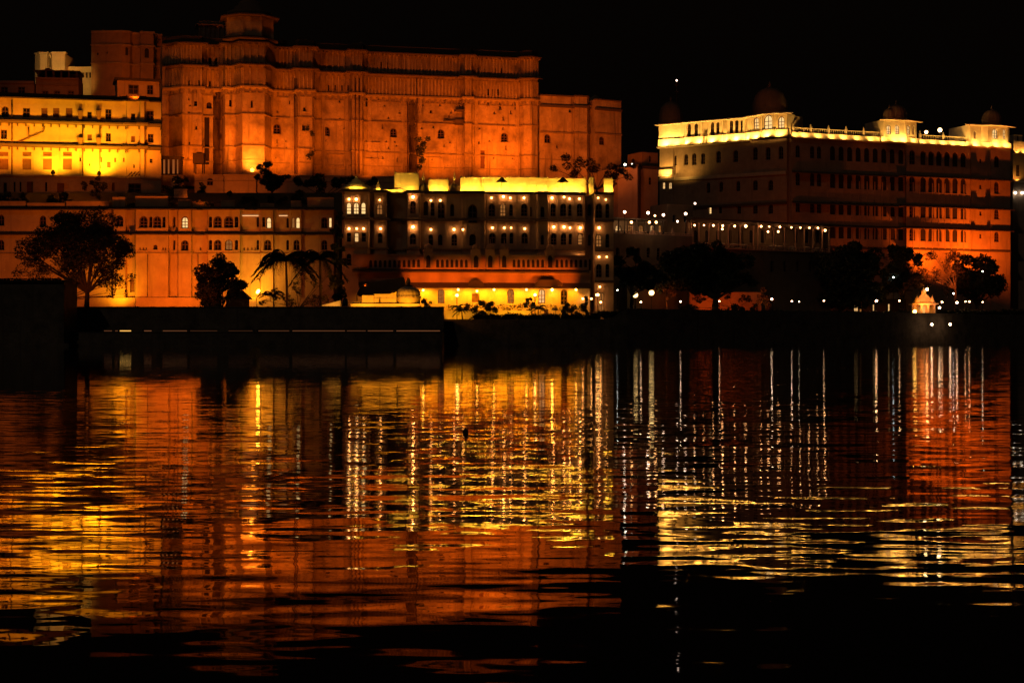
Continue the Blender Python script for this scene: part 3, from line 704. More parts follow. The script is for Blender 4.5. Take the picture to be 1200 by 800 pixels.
# ================================================================== LOWER LONG BUILDING (left, behind the garden)
def lower_building():
    F = Fr(-40, 236, 392, 237); zb = 4.5
    b = Bld(F, zb, name='waterfront_mansion', label='long orange lit mansion with arched windows above a tall plain wall, behind left garden', cat='mansion', wmat=M_LOW)
    Z = lambda y: b.z(200, y)
    L = [(-40, 0), (132, 0), (133, .8), (147, .8), (148, 0), (158, 0), (159, 1), (197, 1), (198, .2), (208, .2), (209, .9), (224, .9), (225, .2), (243, .2), (244, 1), (281, 1), (282, .2), (305, .2), (306, .8),
         (320, .8), (321, .2), (340, .2), (341, .8), (353, .8), (354, .2), (374, .2), (375, .9), (391, .9)]
    s1 = [(1, 258, 8, 13, 1, 'dark'), (50, 259, 8, 13, 1, 'dark'), (90, 259, 8, 13, 1, 'dark'), (140, 259, 9, 13, 1, 'dark'), (168, 260, 10, 14, 1, 'dark'), (176.5, 260, 4, 13, 1, 'dark'), (184, 260, 10, 14, 1, 'dark'), (192, 260, 4, 13, 1, 'dark'),
          (204, 260, 3.4, 13, 1, 'void'), (216.5, 260.5, 8, 14, 1, 'lit'), (246.5, 260, 4, 13, 1, 'dark'), (255, 260, 10, 14, 1, 'dark'), (268, 260, 11, 14, 1, 'dark'), (277, 260, 4.5, 13, 1, 'dark'),
          (302, 260, 3, 12, 1, 'void'), (309, 260, 3.4, 12, 1, 'dark'), (315, 261, 6, 13, 1, 'lit'), (337, 261, 3, 12, 1, 'void'), (343.5, 261, 3.6, 12, 1, 'dim'), (349, 261, 5, 13, 1, 'lit'), (380, 261, 7, 13, 1, 'dark'), (387, 261, 3, 11, 0, 'lit')]
    s2 = [(1, 287, 8, 12, 1, 'dark'), (182, 289.5, 5, 6, 1, 'dark'), (204, 287, 3, 12, 1, 'void'), (216.5, 287.5, 9, 12.5, 1, 'dark'), (246.5, 287, 4, 12, 1, 'dark'), (255, 287, 9, 12.5, 1, 'dark'), (268, 287, 9, 12.5, 1, 'dim'), (277, 287, 4, 12, 1, 'dark'),
          (302, 287, 3, 12, 1, 'dark'), (313.5, 287, 9, 12.5, 1, 'dark'), (337, 287, 3, 12, 1, 'dark'), (347.5, 287, 7, 12.5, 1, 'dark'), (380, 287, 7, 12, 1, 'dark'), (60, 287, 8, 12, 1, 'dark'), (110, 287, 8, 12, 1, 'dark'), (140, 287, 7, 12, 1, 'dark')]
    s3 = [(x, 291.5, 1.8, 3, 0, 'void') for x in (164, 168, 171, 191, 194, 226, 235, 286, 290.5, 295, 299)] + [(155, 334, 6, 16, 0, 'shut')]
    b.wall(L, Z(245), 0, s1 + s2 + s3, depth=.45, back=9, surround=.07)
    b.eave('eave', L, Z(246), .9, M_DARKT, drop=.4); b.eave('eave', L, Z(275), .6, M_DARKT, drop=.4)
    b.band('cornice', L, Z(297.5), Z(296.5), .15, M_PALT)
    LP = [(159, 1.3), (243, 1.3)]
    b.wall([(-40, 1.2), (158, 1.2), (159, 1.8), (300, 1.8), (301, 1.2), (391, 1.2)], Z(349), 0, mat=M_LOW, name='plinth', back=.1)
    for x0, x1, yt in ((-40, 30, 238), (32, 76, 240), (78, 128, 238), (132, 147, 233), (159, 197, 232), (209, 224, 236), (226, 240, 240), (259, 275, 236.5), (305, 321, 240), (341, 353, 237), (360, 391, 233)):
        m = MB(); P = b.pts([(x0, .3), (x1, .3)]); m.sweep(P, [(-.5, Z(yt)), (.1, Z(yt)), (.1, Z(245) + .3), (-.5, Z(245) + .3)]); m.sweep(P, [(-.6, Z(yt) + .2), (.25, Z(yt) + .2), (.25, Z(yt)), (-.6, Z(yt))]); b.put(m, 'parapet', M_LOW)
    for x in (173, 199, 232): b.pipe([(x, 298), (x, 348)], 1.15 if x < 197 else .35, .05)
    for x0, x1 in ((284, 303), (327, 337)):
        m = MB(); P = b.pts([(x0, .2), (x1, .2)]); m.sweep(P, [(.0, Z(252.3)), (.12, Z(252.3)), (.12, Z(253.2)), (.0, Z(253.2))]); b.put(m, 'strip_light', glow((1, .5, .2), 1.2))
    return b
LB = lower_building()
# garden floodlights onto it
def floodlight(px, py, D, tgt, power, col, label, lens=30, ang=120, group=None, sc=1.0, size=.25, face=None):
    """flood fixture: housing on a short stand, glowing lens, real spot"""
    p = at(px, py, D); t = at(*tgt); d = (t - p).normalized()
    m = MB(); m.lathe(0, 0, [(.10 * sc, -.3 * sc), (.26 * sc, -.15 * sc), (.32 * sc, .1 * sc)], 12)
    m.tube((0, 0, -.1), (0, .05, -.1), .05, .05)
    o = m.build('floodlight', M_METAL, None, p); o.rotation_euler = (face or d).to_track_quat('Z', 'Y').to_euler()
    tag(o, label, 'floodlight', group)
    g = MB(); g.lathe(0, 0, [(.29 * sc, .10 * sc), (.2 * sc, .14 * sc), (.02, .16 * sc)], 12); g.build('lens', glow(col, lens), o)
    spot_w(p + d * .3 * sc, t, power, col, ang, .9, size)
floodlight(303, 342, 229, (297, 320, 237), 2600, (1, .42, .03), 'bright white floodlight low in the left garden, beside the dark bush', 40, 140, sc=1.2, face=Vector((-.5, -.75, .4)))
spot(298, 345, 233.6, (296, 325, 237), 1100, AMBER, 150, .9, .2)
spot(140, 352, 233, (140, 330, 236), 1500, AMBER, 150, .9, .2)
for x, w in ((15, 3000), (80, 1500), (178, 8500), (220, 7500), (258, 2800), (330, 700), (380, 450)):
    spot(x, 361, 222, (x, 300, 236), w, SODIUM, 110, 1, .4)

# ================================================================== TERRACES ABOVE THE LOWER BUILDING
def terrace_bits():
    # retaining wall under the tall palace
    F = Fr(190, 268, 470, 272); zb = at(300, 236, 270).z
    b = Bld(F, zb, name='terrace_wall', label='plain low orange terrace wall at the foot of the tall palace', cat='wall', wmat=M_LOW)
    b.wall([(228, 0), (262, 0), (263, .6), (300, .6), (301, 0), (470, 0)], b.z(300, 206), 0, [(246, 213, 7, 9, 1, 'dark')], back=3, depth=.3)
    b.band('coping', [(228, 0), (262, 0), (263, .6), (300, .6), (301, 0), (470, 0)], b.z(300, 206.5), b.z(300, 205), .2, M_LOW, inn=-.5)
    b.band('ledge', [(228, 0), (262, 0), (263, .6), (300, .6), (301, 0), (470, 0)], b.z(300, 213), b.z(300, 212), .12, M_PALT)
    spot(275, 224, 260, (270, 212, 268), 1500, SODIUM, 120, 1, .3); spot(375, 226, 262, (400, 208, 270), 110, SODIUM, 120, 1, .3)
    spot(230, 240, 244, (228, 220, 262), 700, SODIUM, 130, 1, .3)
    floodlight(295.5, 199.5, 276, (297, 160, 284), 2500, (1, .30, .02), 'bright white floodlight at the foot of the tall palace tower, beside the dark terrace tree', 14, 110, sc=1.15, face=Vector((.1, -1, .15)))
    # glazed lean-to and railings
    p = at(199, 203, 266); m = MB(); m.box(-1.6, 1.6, 0, 2, 0, 2.9); m.box(-1.8, 1.8, -.3, 2.2, 2.9, 3.1)
    r = empty('shed', at(200, 222, 266), 'small dark glazed shed in the corner between the yellow building and the tall palace', 'shed')
    m.build('wall', M_VOID, r, Vector((0, 0, 0)) + Vector((0, 0, at(200, 205, 266).z - at(200, 222, 266).z)))
    m = MB()
    for k, w in enumerate((.3, .25, .35, .2)): m.box(-1.2 + .75 * k, -1.2 + .75 * k + w, -.05, 0, .2, 2.5)
    m.build('lit_pane', glow((1, .25, .05), .28), r, (0, -.02, at(200, 205, 266).z - at(200, 222, 266).z))
    base = MB(); base.box(-1.7, 1.7, .1, 2, 0, at(200, 205, 266).z - at(200, 222, 266).z); base.build('plinth', M_LOW, r)
    tk = MB(); tk.box(-.9, .9, -.9, .9, 0, 1.7); tk.lathe(0, 0, [(.5, 1.7), (.45, 1.9), (.1, 1.95)], 10)
    for sx in (-.7, .7):
        for sy in (-.7, .7): tk.box(sx - .08, sx + .08, sy - .08, sy + .08, -1.6, 0)
    tag(tk.build('water_tank', M_DCLOTH, None, at(233.5, 192, 268)), 'dark box water tank on stubby legs at the foot of the tall palace', 'water tank')
    rl = MB()
    for k in range(12):
        x = -.85 + k * .17; rl.box(x - .04, x + .04, -.04, .04, 0, 1.25)
    rl.box(-.95, 1.15, -.05, .05, 1.25, 1.35); rl.box(-.95, 1.15, -.05, .05, .1, .18)
    tag(rl.build('railing', M_CLOTH, None, at(211, 232, 245)), 'short pale upright railing on the mansion roof terrace', 'railing')
    # dark house behind hedge between the palace wall and the hotel
    F = Fr(352, 262, 425, 262); zb = at(390, 240, 262).z
terrace_bits()

# ================================================================== WATERSIDE HOTEL
LAMPC = (1.0, 0.37, 0.085)
def wall_lamp(p, label, group, r=.15, s=40, col=LAMPC, back=.35):
    m = MB(); m.box(-.07, .07, back - .04, back, -.15, .15); m.tube((0, back, .02), (0, .02, r + .12), .03, .03, 5); m.lathe(0, 0, [(r * .8, r + .02), (r * .3, r + .14)], 8)
    o = tag(m.build('wall_lamp', M_METAL, None, p), label, 'lamp', group)
    g = MB(); g.ball((0, 0, 0), r, 8, 5); g.build('globe', glow(col, s), o)
    return o
def hotel():
    F = Fr(398, 232, 722, 236); zb = 4.5
    b = Bld(F, zb, name='palace_hotel', label='waterside hotel palace with lamp-lit arched windows, roof terrace and arcaded gallery, centre of the shore', cat='hotel', wmat=M_HOT)
    Z = lambda y, o=0: b.z(560, y, o)
    L = [(401, 1.6), (404, 2.4), (430, 2.4), (433, 1.6), (434, 0), (437, 0), (438, 1), (453, 1), (454, -1.6), (476, -1.6), (477, 1), (492, 1), (493, 0), (541, 0), (542, .8), (568, .8), (569, 0), (628, 0), (630, .9), (642, .9), (643, .1), (686, .1)]
    row1 = [(409, 244, 6, 14, 1, 'lit'), (417.5, 244, 6.5, 14, 1, 'lit'), (426, 244, 5.5, 14, 1, 'lit'), (445, 245, 7, 13, 1, 'dim'), (484, 243, 7, 15, 1, 'dark'), (499, 244, 6, 17, 1, 'void'), (507, 245, 5, 16, 1, 'dark'), (517, 246, 9, 22, 2, 'dark'), (530, 246, 5, 15, 1, 'void'),
            (554, 250, 11, 22, 2, 'dark'), (576.5, 246, 8, 15, 1, 'dark'), (589.5, 246, 7, 15, 1, 'dim'), (599, 246, 4.5, 14, 1, 'dark'), (614.5, 246, 8, 15, 1, 'dark'), (622, 248, 3.5, 12, 1, 'void'), (636, 248, 5, 13, 1, 'void'), (648, 246, 7, 15, 1, 'dark'), (660.5, 246, 8, 15, 1, 'dark'), (668, 246, 4, 14, 1, 'dark'), (679.5, 246, 7, 15, 1, 'dark')]
    row2 = [(409, 278, 5, 11, 0, 'dark'), (418, 278, 5, 11, 0, 'litdoor'), (426.5, 278, 5, 11, 0, 'dark'), (445.5, 279, 6, 12, 1, 'dark'), (484, 280, 8, 13, 1, 'dark'), (505, 281, 6, 13, 1, 'dark'), (516, 281, 6, 13, 1, 'void'), (532.5, 281, 7, 14, 1, 'dark'), (554, 281, 8, 14, 1, 'void'),
            (577, 279, 8, 13, 1, 'dark'), (591, 279, 8, 13, 1, 'dark'), (599.5, 279, 4.5, 13, 1, 'dark'), (615, 279, 8, 13, 1, 'dark'), (636, 281, 4, 12, 1, 'void'), (649, 280, 7, 14, 1, 'dark'), (661, 280, 8, 14, 1, 'dark'), (668.5, 280, 4, 13, 1, 'dark'), (680, 280, 6, 14, 1, 'dim')]
    row3 = [(x, 304, 6, 14, 1, 'dark') for x in (409, 418, 427)]
    mb = MB(); b.wall(L, Z(227.5), 0, row1 + row2 + row3, depth=.5, back=12, surround=.08, mb=mb)
    b.eave('eave', L, Z(227), .6, M_DARKT, drop=.35); b.eave('eave', L, Z(258.5), .6, M_DARKT, drop=.35); b.band('cornice', L, Z(293), Z(291.5), .3, M_PALT)
    # slim engaged columns and carved brackets between the windows
    for x in (405, 413, 421.5, 430, 440, 450, 479, 490, 512, 523, 546, 563, 571, 583, 594.5, 605, 620, 632, 640, 644, 654, 664.5, 673, 684):
        for yt, yb in ((229.5, 257), (260, 290)):
            o = next((L[i][1] for i in range(len(L) - 1) if L[i][0] <= x < L[i + 1][0]), 0); X, _ = b.pt(x, o)
            mb.box(X - .14, X + .14, -o - .14, -o + .02, Z(yb, o), Z(yt, o))
    b.put(mb, 'wall', M_HOT)
    # right end tower and its recess
    b.wall([(686.2, -1.8), (696.8, -1.8)], Z(227.5), 0, [(691, 246, 4, 14, 1, 'void'), (691, 281, 4, 14, 1, 'void'), (691, 310, 4, 14, 1, 'void')], name='recess_wall', back=10)
    LT = [(697, 1.4), (719, 1.4)]
    b.wall(LT, Z(225), 0, [(702, 247, 8, 17, 1, 'dark'), (712, 247, 5, 17, 1, 'dark'), (702, 282, 7, 15, 1, 'dim'), (712, 282, 5, 16, 1, 'dark'), (702, 317, 7, 16, 1, 'dark'), (712, 317, 5, 16, 1, 'dark'), (705, 353, 7, 22, 1, 'dim')], name='tower_wall', back=10, depth=.5)
    for y in (226, 258, 293, 330): b.eave('tower_eave', LT, Z(y, 1.4), .6, M_DARKT, drop=.3)
    # roof terrace: bright walls set back behind the roof edge
    RW = [([(463, -3), (490, -3)], 205, 222), ([(503, -4), (525, -4)], 212, 228), ([(540, -4), (566, -4), (568, -3.2), (600, -3.2), (640, -3.2), (642, -4), (686, -4)], 209.3, 228), ([(691, -4), (695, -4)], 208, 228), ([(708.5, -2), (717.5, -2)], 209, 226)]
    for LL, yt, yb in RW:
        m = MB(); P = b.pts(LL); o = LL[0][1]
        m.sweep(P, [(-.3, Z(yt, o)), (.0, Z(yt, o)), (.0, Z(yb, o) - .3), (-.3, Z(yb, o) - .3)])
        for px, oo in LL:
            X, Y = b.pt(px, oo); m.box(X - .12, X + .12, Y - .07, Y + .2, Z(yb, o) - .3, Z(yt, o) + .02)
        n_ = max(1, int((LL[-1][0] - LL[0][0]) / 11))
        for k in range(n_ + 1):
            px = LL[0][0] + .5 + (LL[-1][0] - LL[0][0] - 1) * k / n_; oo = next((LL[i][1] for i in range(len(LL) - 1) if LL[i][0] <= px < LL[i + 1][0]), LL[-1][1]); X, Y = b.pt(px, oo)
            m.box(X - .1, X + .1, Y - .09, Y + .1, Z(yb, o), Z(yt, o) - .01); m.lathe(X, Y + .1, [(.1, Z(yt, o) + .15), (.14, Z(yt, o) + .25), (.03, Z(yt, o) + .42)], 6)
        b.put(m, 'roof_wall', M_CRM)
        m = MB(); m.sweep(P, [(-.4, Z(yt, o) + .16), (.2, Z(yt, o) + .16), (.2, Z(yt, o) + .01), (-.4, Z(yt, o) + .01)]); b.put(m, 'coping', M_CRM)
    for x in (496.5, 532):      # rounded roof lumps between the lit walls
        X, Y = b.pt(x, -3.6); b.dome(X, Y, Z(227), .82, 1.75, M_DOME, .0, 0)
    for x in (487, 532.5, 496): 
        X, Y = b.pt(x, -3.2); f = MB(); z = Z(207); f.lathe(X, Y, [(.12, z - .2), (.2, z + .1), (.05, z + .4), (.1, z + .6), (.01, z + 1.1)], 8); b.put(f, 'finial', M_CRM)
    for x, o, w in ((473, -3, 330), (480, -3, 160), (510, -4, 260), (518, -4, 160), (545, -4, 260), (556, -4, 300), (567.5, -3.2, 260), (575, -3.2, 220), (587, -3.2, 330), (598, -3.2, 200), (609, -3.2, 330), (623, -3.2, 200), (637, -3.2, 300), (651, -4, 260), (663, -4, 350), (676, -4, 330), (712.5, -2, 330), (693, -4, 40)):
        q = o + .75; X, D = b.F.loc(x, q); p = b.world(X, -q, b.z(x, 224.8, q)); t = b.world(b.F.loc(x, o)[0], -o, b.z(x, 218, o))
        spot_w(p, t, w * 1.4, GOLD, 165, .6, .1)
    # corner bay roof: stepped dome with small lights on it
    X, Y = b.pt(417.5, -.2); m = MB(); z = Z(228)
    m.lathe(X, Y - .2, [(2.0, z), (2.0, z + .9), (1.75, z + .8), (1.7, z + 1.15), (1.2, z + 1.2), (1.1, z + 1.55), (.75, z + 1.6), (.6, z + 1.95), (.3, z + 2.05), (.15, z + 2.4), (.02, z + 2.7)], 20); b.put(m, 'bay_roof', M_CRM)
    X2, Y2 = b.pt(443.5, -.2); m = MB(); z = Z(229)
    m.lathe(X2, Y2, [(.75, z), (.75, z + .85), (.55, z + .95), (.45, z + 1.25), (.2, z + 1.4), (.1, z + 1.8), (.02, z + 2.1)], 14); xa, _ = b.pt(450); xb, _ = b.pt(475); m.box(xa, xb, 1.9, 2.3, z, z + .9); b.put(m, 'kiosk_roof', M_CRM)
    for x, w, oo in ((410, 130, 1.9), (417, 190, 1.9), (424, 130, 1.9)):
        Xq, D = b.F.loc(x, oo); p = b.world(Xq, -2.55, Z(228.5) + .62); spot_w(p, b.world(b.F.loc(417.5, 0)[0], -1, Z(222)), w * .8, GOLD, 165, .6, .1)
    for x, w in ((443, 150), (453, 90), (462, 150), (470, 110)):
        Xq, D = b.F.loc(x, .9); p = b.world(Xq, -.85 if x < 450 else 1.35, Z(228.5) + .55); spot_w(p, b.world(b.F.loc(x, 0)[0], 0 if x < 450 else 2.0, Z(223)), w * .8, GOLD, 165, .6, .1)
    # arcaded gallery over the restaurant
    LG = [(413, 3.0), (690, 3.0)]; o = 3.0; ZG = lambda y: b.z(560, y, 3.0)
    kio = [502, 558, 574.5, 591, 645]
    opens = []
    x = 434.5
    while x < 689:
        if all(abs(x - k) > 7.2 for k in kio): opens.append((x, 308.7, 4.0, 9.5, 1, 'void'))
        x += 5.6
    b.wall(LG, ZG(300), ZG(315.5), opens, mat=M_GAL, name='gallery', depth=.3, back=-1.4)
    b.band('gallery_rail', LG, ZG(300) - .02, ZG(298.4), .25, M_GAL, inn=-.4)
    b.eave('gallery_eave', LG, ZG(318), .6, M_DARKT, drop=.2)
    for k in kio:
        h = MB(); wd = 5; P = [(k - wd, 3.8), (k + wd, 3.8)]
        b.wall(P, ZG(292.5), ZG(315), [(k, 306, 6, 15, 2, 'void')], mat=M_GAL, name='gallery_kiosk', depth=.4, back=-1.6)
        X, Y = b.pt(k, 3.2); b.dome(X, Y, ZG(292.4), .55, .75, M_GAL, 0, 0)
    b.wall([(420, 2.4), (690, 2.4)], ZG(318.5), ZG(335), [], mat=M_GAL, name='band_wall', back=1)
    # dark eave of the restaurant, with two darker humps of folded awning
    b.eave('restaurant_eave', [(420, 2.4), (691, 2.4)], ZG(337), 1.9, M_DARKT, drop=.75, th=.12)
    b.wall([(420, 2.0), (691, 2.0)], ZG(336), 0, [(443, 350, 8, 17, 1, 'dim'), (517, 347, 8, 17, 1, 'dim'), (557.5, 349, 9, 10, 0, 'shut'), (598.5, 347, 8, 17, 1, 'dim'), (635, 347, 8, 17, 1, 'litdoor'), (661, 348, 8, 18, 1, 'dark')], mat=M_CRM, name='restaurant_wall', back=1, depth=.3)
    return b
HOT = hotel()
def hotel_lamps():
    b = HOT
    rows = [('upper', [(409, 233.5, 2.4), (417.5, 233.5, 2.4), (445, 234.5, 1), (484, 231, 1), (505, 235, 0), (516, 235, 0), (576, 232, 0), (590, 230.5, 0), (598, 232, 0), (614, 232, 0), (647, 232, .1), (661, 231, .1), (667.5, 233, .1), (679, 233, .1), (701, 232, 1.4), (710, 234, 1.4)]),
            ('middle', [(409, 268, 2.4), (418, 268, 2.4), (426, 268, 2.4), (446, 268, 1), (484, 266, 1), (505, 269, 0), (532, 269, 0), (542.5, 269, .8), (577, 267, 0), (591, 267, 0), (599, 267, 0), (615, 268, 0), (649, 266, .1), (661, 266, .1), (668, 267, .1), (680, 267, .1), (702, 267, 1.4)]),
            ('lower', [(680, 301, .1), (702, 301, 1.4), (711, 301, 1.4)])]
    for nm, row in rows:
        for i, (x, y, o) in enumerate(row):
            q = o + .35; X, D = b.F.loc(x, q); p = b.world(X, -q, b.z(x, y, q))
            s = 60 if x in (590, 484, 649, 680, 647) else R.choice((13, 19, 27, 34)); s = s * (.7 if nm == 'lower' else 1)
            r = .13 if x in (598, 667.5, 710, 668, 599, 711) else R.choice((.14, .155, .17))
            lab = 'small round glowing wall lamp, %s in the %s lamp row of the hotel front' % (nth(i, len(row)), nm)
            wall_lamp(p, lab, 'wall lamps on the hotel front', r, s)
    row = [(496, 340), (537, 339.5), (559, 341), (579, 339.5), (617, 339.5), (647, 339.5), (675, 339.5)]
    for i, (x, y) in enumerate(row):
        X, D = b.F.loc(x, 3.0); p = b.world(X, -3.0, b.z(x, y, 3.0))
        wall_lamp(p, 'ceiling lamp under the dark restaurant eave, %s of the seven' % nth(i, 7), 'lamps under the restaurant eave', .17, 60 if x == 647 else 18, (1, .44, .06), back=.9)
    # warm light washing the restaurant wall and terrace from under the eave
    for x in (440, 470, 500, 527, 548, 568, 588, 608, 628, 650, 672):
        X, D = b.F.loc(x, 3.4); p = b.world(X, -3.4, b.z(x, 339, 3.4)); spot_w(p, b.world(X, -2.2, b.z(x, 362, 3)), 680 if 480 < x < 640 else 450, (1, .31, .003), 160, .7, .15)
    # gallery and band wall are lit from the terrace edge
    for x in range(428, 690, 24):
        X, D = b.F.loc(x, 12); spot_w(b.world(X, -12, b.z(x, 336, 12)), b.world(X, -2.4, b.z(x, 323, 3)), 5000, (1, .15, .004), 34, 1, .25)
    row = [(703, 336, 1.4), (683, 350, 2.0), (693, 350, 2.0), (704, 354, 1.4), (699, 345.5, 2.6)]
    names = ['wall lamp high on the foot of the hotel end tower', 'wall lamp at the right end of the restaurant wall', 'wall lamp in the recess beside the hotel end tower', 'lowest wall lamp on the hotel end tower', 'wall lamp out in front of the hotel end tower foot']
    for (x, y, o), lab in zip(row, names):
        q = o + .4; X, D = b.F.loc(x, q); wall_lamp(b.world(X, -q, b.z(x, y, q)), lab, 'lamps round the foot of the end tower', .14, 24)
hotel_lamps()

# ================================================================== GARDEN SHRINE, LEFT OF THE RESTAURANT
def shrine():
    F = Fr(410, 214, 495, 214); zb = 4.5
    b = Bld(F, zb, name='shrine', label='small white domed shrine with low stepped walls, on the garden wall left of the restaurant', cat='shrine', wmat=M_CRM)
    Z = lambda y: b.z(450, y)
    b.wall([(411, 0), (424, 0)], Z(354), 0, name='low_wall', back=1); b.wall([(424.3, .1), (438, .1)], Z(347), 0, name='block_wall', back=2.4); b.wall([(438.3, 0), (464.5, 0)], Z(345.3), 0, [(445, 353, 2, 10, 0, 'void')], name='side_wall', back=3.2)
    b.band('coping', [(424.3, .1), (438, .1)], Z(347), Z(346), .1, M_CRM, inn=-.3); b.band('coping', [(438.3, 0), (464.5, 0)], Z(345.3), Z(344.4), .12, M_CRM, inn=-.3)
    b.band('ledge', [(438.3, 0), (464.5, 0)], Z(350), Z(349.3), .08, M_CRM); b.band('ledge', [(411, .4), (492, .4)], Z(358.5), Z(356), .3, M_CRM, inn=-1.2)
    X, Y = b.pt(478.5, -1.2); m = MB(); m.lathe(X, Y, [(1.58, 0), (1.58, Z(350)), (1.68, Z(349.5)), (1.68, Z(348.5)), (1.5, Z(348))], 24); b.put(m, 'drum', M_CRM)
    b.dome(X, Y, Z(348), 1.5, 1.45, M_CRM, .16, 18)
    m = MB(); m.lathe(X, Y, [(.55, Z(336.3)), (.5, Z(334)), (.25, Z(333)), (.3, Z(329)), (.1, Z(325))], 12); b.put(m, 'spire', M_ROOF)
    for x, y, w, t in ((418, 360, 36, (418, 352, 214)), (430, 360, 46, (431, 350, 214)), (452, 360, 40, (452, 350, 214)), (470, 360, 50, (476, 345, 214)), (486, 360, 46, (484, 345, 214))):
        spot(x, y, 211.6, t, w * 7, (1, .33, .008), 150, .8, .12)
    # dark sloping awning behind
    a = MB(); xa = at(423, 345, 220); xb = at(470, 326, 220)
    pts = [at(418, 344, 219), at(424, 333, 221), at(455, 327, 222), at(473, 325, 222), at(476, 336, 219), at(440, 345, 218)]
    c = sum(pts, Vector()) / len(pts)
    vs = [p - c for p in pts] + [p - c + Vector((0, 2.5, -.25)) for p in pts]; n = len(pts)
    a.add(vs, [tuple(range(n)), tuple(range(2 * n - 1, n - 1, -1))] + [(i, (i + 1) % n, n + (i + 1) % n, n + i) for i in range(n)])
    r = empty('awning', Vector((c.x, c.y, 4.5)), 'dark sloping canvas awning behind the small white shrine', 'awning'); a.build('canvas', M_DCLOTH, r, (0, 0, c.z - 4.5))
    pl = MB()
    for p in (pts[0], pts[2], pts[4]): q = p - Vector((c.x, c.y, 4.5)); pl.tube((q.x, q.y + .3, 0), (q.x, q.y + .3, q.z - .1), .06, .06)
    pl.build('poles', M_METAL, r)
    # lit garden ramp and a small dark dome further left
    m = MB(); A, B_, C_, D_ = at(377, 358.5, 209), at(399, 358.5, 209), at(399, 352, 209), at(377, 357.5, 209); o = (A + B_) / 2; o.z = 4.5
    m.add([A - o, B_ - o, C_ - o, D_ - o, A - o + Vector((0, 3, 0)), B_ - o + Vector((0, 3, 0)), C_ - o + Vector((0, 3, 0)), D_ - o + Vector((0, 3, 0))], [(0, 1, 2, 3), (4, 7, 6, 5), (3, 2, 6, 7), (0, 3, 7, 4), (1, 5, 6, 2)])
    tag(m.build('ramp_wall', M_CRM, None, o), 'short sloping pale wall lit yellow, on the garden wall left of the shrine', 'wall')
    spot(389, 361, 207, (389, 355, 209), 260, (1, .40, .04), 150, .8, .1)
    m = MB(); m.lathe(0, 0, [(.42, 0), (.42, .5), (.36, .8), (.2, 1.0), (.05, 1.1), (.03, 1.3)], 12); p = at(404.5, 359, 207.5)
    tag(m.build('garden_urn', M_METAL, None, p), 'dark rounded urn between the sloping wall and the shrine', 'urn')
shrine()

